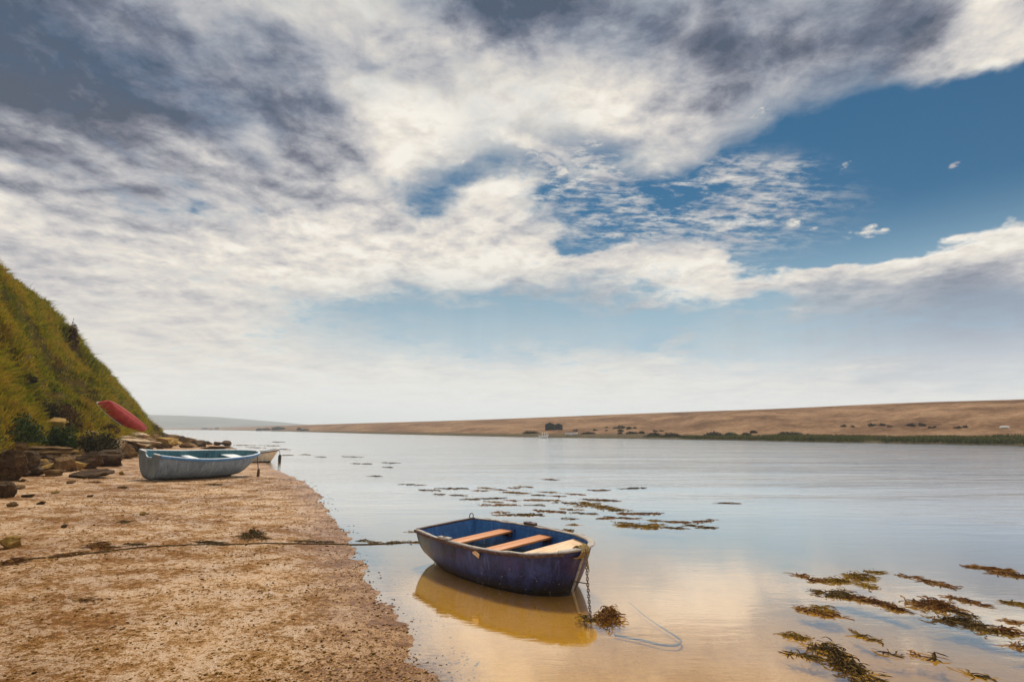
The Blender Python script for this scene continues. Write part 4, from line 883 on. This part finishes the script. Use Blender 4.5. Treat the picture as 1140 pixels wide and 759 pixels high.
# ---- seaweed ---------------------------------------------------------------------
m_weed = island_mat('brown_seaweed', [(.08, (0.0234, 0.0086, 0.0031)), (.38, (0.0819, 0.0312, 0.0094)), (.62, (0.1560, 0.0663, 0.0156)), (.9, (0.2574, 0.1404, 0.0312))], .8, .3, 2.5, .35, .08)
m_weed_d = island_mat('dark_seaweed', [(.08, (0.0144, 0.0088, 0.0040)), (.4, (0.0440, 0.0272, 0.0088)), (.7, (0.0920, 0.0560, 0.0160)), (.92, (0.1600, 0.0960, 0.0240))], .8, .25, 2.5, .35, .08)
m_weed_o = island_mat('ochre_seaweed', [(.08, (0.0372, 0.0198, 0.0037)), (.4, (0.1178, 0.0651, 0.0087)), (.7, (0.1984, 0.1178, 0.0161)), (.92, (0.2604, 0.1674, 0.0310))], .8, .3, 2.5, .35, .08)
wsd = [0]
def weed(px, py, hw, hh, ang, m, label, group=None, n=None, loc_z=None, rise=.03, frond=None, name='seaweed'):
    wsd[0] += 1; r = np.random.RandomState(wsd[0] + 40)
    c = on_z(px, py) if loc_z is None else hit(px, py)
    z0 = .002 if loc_z is None else c.z
    ca, sa = math.cos(R(ang)), math.sin(R(ang)); zl = z0
    e1 = on_z(px + hw * ca, py + hw * sa, zl) - on_z(px - hw * ca, py - hw * sa, zl); e1 *= .5
    e2 = (on_z(px, py - hh, zl) - on_z(px, py + hh, zl)) * .5
    rng_ = math.hypot(c.x, c.y); n = int(n * .6 + 4) if n else int(np.clip(hw * hh * .5 + 22, 24, 360))
    hh *= .72; fl = frond or .05 + .0052 * rng_; fw = .0017 + .00040 * rng_
    u = np.clip(r.randn(n) * .45, -.95, .95); w = r.randn(n) * .45 * np.clip(1.15 - np.abs(u) * .6, .15, 1); w += .35 * np.sin(u * 3 + wsd[0])
    if n < 90: fl *= 1.25
    if n < 200: u = (-1 + 2 * (np.arange(n) + r.rand(n)) / n) * .85; w = w * (.45 if rng_ < 14 else .22)
    E1, E2 = np.array(e1[:]), np.array(e2[:])
    P = np.array([c.x, c.y, z0]) + u[:, None] * E1 + w[:, None] * E2
    if loc_z is not None: P[:, 2] = [ground_z(a, b) + .003 for a, b in P[:, :2]]
    dr = E1 / (np.linalg.norm(E1) + 1e-9); th = math.atan2(dr[1], dr[0]) + r.randn(n) * .75 + np.pi * (r.rand(n) < .35)
    V = []; Fq = []; L = fl * (.45 + 1.0 * r.rand(n)); hgt = rise * (.4 if rng_ > 9 else .6 if hw > 15.5 else .8) * r.rand(n) ** 1.5 * np.clip(1.2 - np.abs(u), .2, 1)
    for k in range(n):
        p = P[k].copy(); t = th[k]; pts = []; m_ = 4; zb = p[2]
        for j in range(m_ + 1):
            f = j / m_; pts.append((p[0], p[1], zb + hgt[k] * math.sin(math.pi * (.15 + .8 * f)), t)); t += r.randn() * .45; st = L[k] / m_; p = p + np.array([math.cos(t) * st, math.sin(t) * st, 0])
        b0 = len(V); roll = r.uniform(-.9, .9)
        for j, (x, y, z, t) in enumerate(pts):
            wd = fw * (1.0, 1.5, 1.1, 1.6, .25)[j] * (.7 + .6 * r.rand()); nx, ny = -math.sin(t) * math.cos(roll), math.cos(t) * math.cos(roll); nz = math.sin(roll)
            V += [(x - nx * wd, y - ny * wd, max(z - nz * wd, zb + .0005)), (x + nx * wd, y + ny * wd, max(z + nz * wd, zb + .0005))]
        for j in range(m_): Fq.append((b0 + 2 * j, b0 + 2 * j + 1, b0 + 2 * j + 3, b0 + 2 * j + 2))
    o = fast_obj(name, np.array(V), np.array(Fq), m); return tag(o, label, 'seaweed', group)
W, D, O_ = m_weed, m_weed_d, m_weed_o
for a in [(677, 688, 15, 10, 10, W, 'bushy rust brown weed clump beside the hanging chain', 420, .09), (654, 689, 8, 4, 20, D, 'dark weed caught on the chain where it enters the water', 90, .03),
          (936, 736, 46, 13, 24, D, 'largest dark weed raft, stringy and trailing, closest to the camera', 900, .06), (897, 730, 26, 4, 10, D, 'thin dark weed tail leading into the largest raft', 90, .02),
          (883, 708, 16, 6, 12, O_, 'ochre weed tuft by itself above the largest raft', 120, .05), (964, 709, 17, 3, 22, D, 'sparse slanting weed line above the end of the largest raft', 60, .02),
          (930, 647, 17, 5, 4, O_, 'golden weed clump in the middle of the upper chain of clumps', 190, .05), (956, 643, 17, 8, 8, O_, 'broad golden weed clump with ragged top, next to the golden middle one', 260, .06), (907, 646, 8, 4, 4, W, 'small brown weed clump before the golden middle one', 70, .03), (893, 641, 11, 3, 12, W, 'faint brown weed trail that starts the upper chain of clumps', 50, .02), (975.5, 637, 7, 3, 0, O_, 'little golden weed sprig off the end of the upper chain of clumps', 36, .03), (965, 652, 8, 4, 20, O_, 'hanging golden weed strand under the broad golden clump', 60, .03),
          (932, 662, 26, 5, 10, D, 'dark leading half of the long slanting weed band', 330, .04), (962, 668, 22, 5, 10, W, 'brown middle of the long slanting weed band', 260, .04), (990, 675, 20, 6, 18, W, 'reddish trailing end of the long slanting weed band', 230, .04),
          (903, 681, 20, 4, 14, W, 'red brown weed clump below the long slanting band', 130, .03), (912, 678, 9, 5, 0, O_, 'tawny tuft riding on the red brown clump', 70, .05), (931, 684, 10, 2.5, 25, W, 'thin weed curl beside the red brown clump', 34, .02),
          (1038, 674, 34, 7, 12, W, 'thick amber and brown weed raft at the centre of the drifting group', 480, .06), (1064, 682, 22, 3, 14, D, 'dark thin weed streak trailing from the amber raft', 80, .02), (1076, 695, 42, 6, 10, D, 'long maroon weed raft just below the amber raft', 470, .05), (1119, 702.5, 14, 5, 14, W, 'short brown weed clump after the long maroon raft', 130, .05),
          (1040, 648.7, 26, 4, 14, W, 'pale brown weed streak slanting above the amber raft', 150, .02), (1008, 641, 12, 2.5, 4, W, 'scattered weed bits before the pale brown streak', 36, .02), (1074, 668, 24, 4, 14, W, 'straggling red weed line above the long maroon raft', 130, .025), (1129, 672, 14, 4, 10, O_, 'dull ochre weed patch beyond the straggling red line', 80, .02),
          (1100, 633, 30, 4, 6, W, 'brown upper weed raft of the far slanting pair', 260, .04), (1122, 639.5, 26, 4, 10, W, 'reddish lower weed raft of the far slanting pair', 240, .04), (1130, 692, 16, 2.5, 8, W, 'thin weed line by the end of the maroon raft', 50, .02),
          (1041, 731, 4, 5, 60, D, 'single upright dark weed frond in the blue reflection', 26, .06), (988, 728, 7, 3, 0, D, 'two small dark weed bits in the blue reflection', 16, .03), (1132, 720, 10, 5, 10, W, 'loose weed scraps below the short brown clump', 40, .03), (1020, 730, 14, 2.5, 12, W, 'faint weed wisps beside the upright frond', 22, .015), (1085, 752, 16, 2.5, 14, D, 'dark weed wisps closest to the camera in the blue reflection', 30, .02),
          (590, 573, 13, 2.2, 0, D, 'blackish weed patch floating right behind the stern of the navy dinghy', 110, .05), (570, 573, 18, 2.0, 0, D, 'dark strip of weed leading to the blackish patch', 90, .04), (612, 569, 22, 2.2, 4, W, 'brown weed strip behind the rowlock block of the navy dinghy', 150, .05),
          (539, 555, 24, 1.8, -2, D, 'long dark weed strip furthest towards the beach in the middle drift', 130, .06), (573.5, 548.5, 13, 2.4, 4, O_, 'compact ochre weed clump in the middle drift', 110, .06), (664, 564, 34, 3.2, 5, O_, 'widest tawny weed raft behind the navy dinghy', 420, .06), (668, 556.5, 22, 2.0, 3, W, 'brown strip just beyond the widest tawny raft', 170, .06),
          (709, 585, 26, 4, 2, O_, 'ragged tawny raft beyond the bow of the navy dinghy', 300, .06), (712, 571.6, 28, 2.4, 0, W, 'long brown weed raft beyond the ragged tawny one', 220, .05), (704, 543.5, 15, 1.2, -3, D, 'lone thin dark weed line far beyond the rafts', 60, .06), (668, 545.8, 12, 1.2, 0, W, 'lone short weed line beside the thin dark one', 50, .06),
          (755, 581, 14, 1.6, 3, W, 'narrow weed strip at the outer edge of the middle drift', 70, .04), (749, 587.5, 11, 2.0, 4, D, 'small dark weed clump at the outer edge of the middle drift', 70, .04), (784, 580, 14, 2.2, -6, W, 'outermost straggly weed clump of the middle drift', 70, .04)]:
    weed(*a[:7], None, a[7], None, a[8])
gl_ = 'small scrap of brown weed in the drift behind the navy dinghy'
for px, py, hw, hh in [(545, 562, 13, 1.6), (549, 558.6, 8, 1.2), (555, 570.5, 8, 1.2), (612, 533.7, 9, 1.1), (609, 547.7, 13, 1.6), (607, 556.5, 16, 1.8), (592, 556.8, 11, 1.4), (571, 557, 6, 1), (571, 561.8, 7, 1.1), (560, 562, 7, 1.1), (555, 545, 8, 1), (540, 543, 7, 1), (535, 546, 6, 1), (571, 543, 6, 1), (584, 541.6, 7, 1), (653, 559.8, 12, 1.6), (684, 568, 9, 1.2), (649, 571.4, 16, 1.4), (637.5, 567, 13, 1.4), (630.5, 559.5, 11, 1.3), (684, 576, 13, 1.4), (731, 579.5, 12, 1.5), (729, 583.5, 9, 1.2), (772.6, 585, 10, 1.4), (787, 587, 7, 1), (631, 577, 7, 1.4), (638, 584, 5, 1), (632, 590, 5, 1), (804, 560, 5, .9), (815, 560, 5, .9), (600, 551, 9, 1.2), (620, 552, 8, 1.2), (640, 550, 9, 1.2), (596, 562, 8, 1.2), (672, 577, 8, 1), (700, 577, 10, 1.2), (695, 582, 12, 1.6), (720, 588, 9, 1.2)]:
    weed(px, py, hw, hh, 3, random.Random(px).choice([W, D, O_]), gl_, 'weed scraps behind the navy dinghy', int(hw * 2.6 + 8), None, .04)
for px, py, hw, hh in [(457.7, 539.3, 15, 1.2), (477, 545.4, 13, 1.2), (499, 543.7, 11, 1.0), (514.7, 543.7, 7, .9), (507.7, 551, 7, 1.1), (489, 550, 5, .8), (433, 515, 12, .8), (402, 516, 11, .7), (390.8, 508.4, 12, .8), (356.6, 508.4, 8, .7), (339.5, 506, 5, .6), (318, 506.5, 5, .6), (431, 520, 7, .7), (416, 530, 5, .7)]:
    weed(px, py, hw, hh, 2, D, 'thin dark weed line floating alone on the pale water between the boats', 'thin weed lines between the boats', int(hw * 2.4 + 8), None, .05)
for px, py, hw, hh in [(300, 496, 10, .8), (286, 498.2, 12, .8), (313, 500, 8, .8), (270, 495.6, 10, .6), (255, 499, 10, .7), (246, 500, 9, .6), (310, 492, 6, .5)]:
    weed(px, py, hw, hh, 2, D, 'dark weed line in the shallows behind the cream white boat', 'weed lines behind the cream white boat', int(hw * 2.2 + 10), None, .08)
for px, py, hw, hh in [(405, 602, 6, 2), (416, 603.5, 6, 1.6), (440, 603.5, 8, 2), (431, 605, 4, 1), (460, 603.5, 4, 1.6), (462, 592, 3, 2)]:
    weed(px, py, hw, hh, 0, D, 'little dark weed sprig on the water between the beach and the navy stern', 'weed sprigs along the sunken rope', int(hw * 3 + 8), None, .04)
# on the beach
for a in [(281, 597, 16, 5, 6, D, 'bristly dark brown weed heap on the beach rope near the water', 420, .13), (112, 609, 18, 5, 2, W, 'olive weed tangle on the middle of the beach rope', 330, .06), (14, 626, 16, 6, -10, W, 'rust red weed bunch on the inland end of the beach rope', 260, .06), (73, 618, 22, 3, -8, W, 'thin weed fringe along the inland half of the beach rope', 150, .03), (146, 606, 10, 3, 0, D, 'small weed knot next to the olive tangle', 70, .04), (232, 604, 18, 2.5, 0, D, 'flat weed fringe beside the bristly heap', 140, .03), (350, 603, 26, 2.4, 0, D, 'dark weed fringe where the rope meets the water', 150, .03),
          (138, 581, 6, 2.6, 0, D, 'small dark weed lump on open sand above the rope', 60, .03), (238, 539.5, 8, 2, 0, D, 'dark weed smear on the sand below the grey blue boat', 60, .03), (104, 537, 6, 2.6, 0, W, 'reddish weed lump on the sand in front of the thin dark slab', 60, .06), (94, 668, 8, 2, 0, W, 'small red weed scrap on the near wet sand', 30, .02), (160, 572, 5, 1.6, 0, D, 'tiny weed scrap beside a stray stone', 24, .02)]:
    weed(*a[:7], None, a[7], 1, a[8])
# ---- ropes -------------------------------------------------------------------------
pts = []
for px, py in [(-60, 640), (-20, 633), (0, 628), (30, 623), (80, 618.5), (120, 614), (165, 609), (230, 606), (300, 605), (350, 605.5), (385, 606)]:
    pts.append(hit(px, py) + Vector((0, 0, .006)))
dense = []
for a, b in zip(pts[:-1], pts[1:]):
    for t in np.linspace(0, 1, 14)[:-1]:
        p = a.lerp(b, t); p.z = ground_z(p.x, p.y) + .007; p.y += .02 * mnoise.noise(p * 1.5); dense.append(p)
e0 = on_z(385, 606, .004); dense += [e0, on_z(412, 605.6, .004), on_z(440, 604.5, .003), on_z(468, 603, -.004), on_z(484, 606, -.02)]
tag(MB().tube(dense, .0095, 7).obj('mooring_rope', m_oldrope), 'long dark mooring rope lying across the beach into the water', 'rope')
pts = [on_z(x, y, -.03) for x, y in [(700, 671), (706, 675), (716, 684), (730, 694), (744, 703), (755, 710), (758, 714), (754, 718), (744, 718.5), (732, 717), (716, 713), (700, 710), (684, 707)]]
sp3 = [pts[0]]
for i in range(len(pts) - 1):
    p0, p1, p2, p3 = pts[max(i - 1, 0)], pts[i], pts[i + 1], pts[min(i + 2, len(pts) - 1)]
    for t in np.linspace(0, 1, 6)[1:]: sp3.append(.5 * ((2 * p1) + (p2 - p0) * t + (2 * p0 - 5 * p1 + 4 * p2 - p3) * t * t + (3 * p1 - p0 - 3 * p2 + p3) * t ** 3))
m_slime, g = material('slimy_rope'); g.out(g.pbsdf(color=(.16, .15, .12), rough=.8))
tag(MB().tube([q + Vector((0, 0, .003)) for q in sp3], [.004 + .006 * min(1, k / 30) for k in range(len(sp3))], 7).obj('sunken_rope', m_slime), 'slack loop of grey rope sunk in the shallows beyond the rusty chain', 'rope')
# ---- over the water: hut, boats and sheds ---------------------------------------------
m_tar = paint('tarred_boards', (.012, .017, .022), (.022, .034, .045), (.06, .06, .06), .75, .8, None, .5, .15)
m_tarroof = paint('felt_roof', (.016, .018, .02), (.03, .033, .036), (.07, .07, .07), .85, .8, None, .5, .1)
def shed(name, px, py, wpx, hpx, label, group=None, depth=2.2, gable=.35, m=None, mr=None, loc=None, annex=False, rz=0, dark=True):
    p = loc or bank_px_point(px, py); k = (p - Vector((0, 0, EYE))).length / F; w, h = wpx * k, hpx * k
    o = thing(name, label, 'hut', p - Vector((0, 0, .1)), -math.atan2(p.x, p.y) + rz, group); m = m or m_tar; mr = mr or m_tarroof
    hw = h * (1 - gable) + .1; hr = h * gable
    ww = w * .52 if annex else w; x0 = -w / 2
    def house(x0, ww, hw, hr, tag_=''):
        v = [(x0, 0, 0), (x0 + ww, 0, 0), (x0 + ww, depth, 0), (x0, depth, 0), (x0, 0, hw), (x0 + ww, 0, hw), (x0 + ww, depth, hw), (x0, depth, hw), (x0 + ww / 2, 0, hw + hr), (x0 + ww / 2, depth, hw + hr)]
        mesh_obj('wall', v, [(0, 1, 5, 8, 4), (2, 3, 7, 9, 6), (1, 2, 6, 5), (3, 0, 4, 7)], m, o, flat=True)
        ov = .12; t = .06; rv = []; 
        for yy in (-ov, depth + ov): rv += [(x0 - ov, yy, hw - ov * hr / (ww / 2) + .01), (x0 + ww / 2, yy, hw + hr + .01), (x0 + ww + ov, yy, hw - ov * hr / (ww / 2) + .01), (x0 + ww + ov, yy, hw - ov * hr / (ww / 2) + t), (x0 + ww / 2, yy, hw + hr + t), (x0 - ov, yy, hw - ov * hr / (ww / 2) + t)]
        rf = grid_faces(2, 6, True) + [(0, 1, 4, 5), (1, 2, 3, 4), (11, 10, 7, 6), (10, 9, 8, 7)]
        mesh_obj('roof', rv, rf, mr, o, flat=True)
        d = MB().box((x0 + ww * .5, -.02, min(hw * .45, .95)), (min(.8, ww * .3), .05, min(hw * .8, 1.8))); d.obj('door', mr, o, flat=True)
    house(x0, ww, hw, hr)
    if annex: house(x0 + ww + .02, w * .47, hw * .86, hr * .8)
    return o
shed('hut', 616.5, 478, 19, 7.6, 'black tarred hut with two low gables alone on the shingle bank', depth=2.6, gable=.28, annex=True)
for px, py, w, h, lab in [(310.5, 478.6, 13, 3.4, 'long dark shed, biggest of the far cluster where the bank runs out'), (297.5, 478.8, 7, 2.2, 'small grey shed beside the long dark one in the far cluster'), (288, 479.4, 6, 2.6, 'low shed at the end of the far cluster by the waterline'), (333, 478.8, 4, 2.8, 'narrow dark hut on the bank between the far cluster and the black hut'), (340, 479.2, 9, 1.6, 'low pale roofed shed next to the narrow dark hut'), (242, 477.6, 4, 1.6, 'tiny square hut far along the low shore'), (229, 477.9, 6, 1.6, 'tiny dark barn far along the low shore before the square hut'), (235, 478.6, 3.5, 1.2, 'tiny shed at the water edge between the far barn and square hut')]:
    shed('shed', px, py, w, h, lab, depth=4, gable=.3)
m_whiteboat = paint('white_boat_paint', (.66, .65, .62), (.75, .74, .72), (.4, .38, .35), .4, .8)
def far_boat(name, px, py, wpx, label, rz, m=m_whiteboat, mi=m_teal_in, z=None, h=.6, roll=0, up=False):
    p = bank_px_point(px, py) if z is None else on_z(px, py, z); k = (p - Vector((0, 0, EYE))).length / F; L = wpx * k
    Hf = Hull(L, L * .36, L * .13, .42, 2.1, h, h * .85, h * 1.25, 0, rk=L * .1, e1=.6, e2=1, st_rise=.05, bow_rise=.05)
    a = -math.atan2(p.x, p.y) + rz; o = thing(name, label, 'boat', p - Vector((math.cos(a), math.sin(a), 0)) * (L / 2), rot=(roll, 0, a))
    if up: o.location = p - Vector((math.cos(a), math.sin(a), 0)) * (L / 2) + Vector((0, 0, h)); o.rotation_euler = (math.pi, 0, a)
    Hf.shell('hull', m, mi, o, .03, 26, 20); Hf.transom('transom', m, o); rail('gunwale', Hf.gun(30), rect(-.04, .03, -.03, .03), m, o)
    plank('thwart', Hf, L * .4, L * .08, h * .6, .03, m_pale, o); return o, p, L
o, p, L = far_boat('dinghy', 605.5, 487.2, 11, 'small white dinghy with a hooped frame at the far waterline', .25, z=.02, h=.45)
hoop = MB()
for x in (L * .35, L * .6, L * .8): hoop.tube([(x, math.cos(a) * L * .16, .4 + math.sin(a) * .55) for a in np.linspace(0, math.pi, 12)], .035, 6)
hoop.obj('hoop_frame', m_whiteboat, o)
far_boat('dinghy', 636, 484.6, 13, 'white dinghy with dark inside and raised bow, ashore below the black hut', .12, h=.42, roll=.25)
far_boat('punt', 782, 488.6, 8.5, 'dark punt moored against the marsh edge of the far bank', .1, m=m_tar, mi=m_tar, h=.5, z=.02)
far_boat('dinghy', 1120, 476.5, 7, 'white upturned dinghy high on the shingle above the marsh strip', .15, h=.3, up=True)
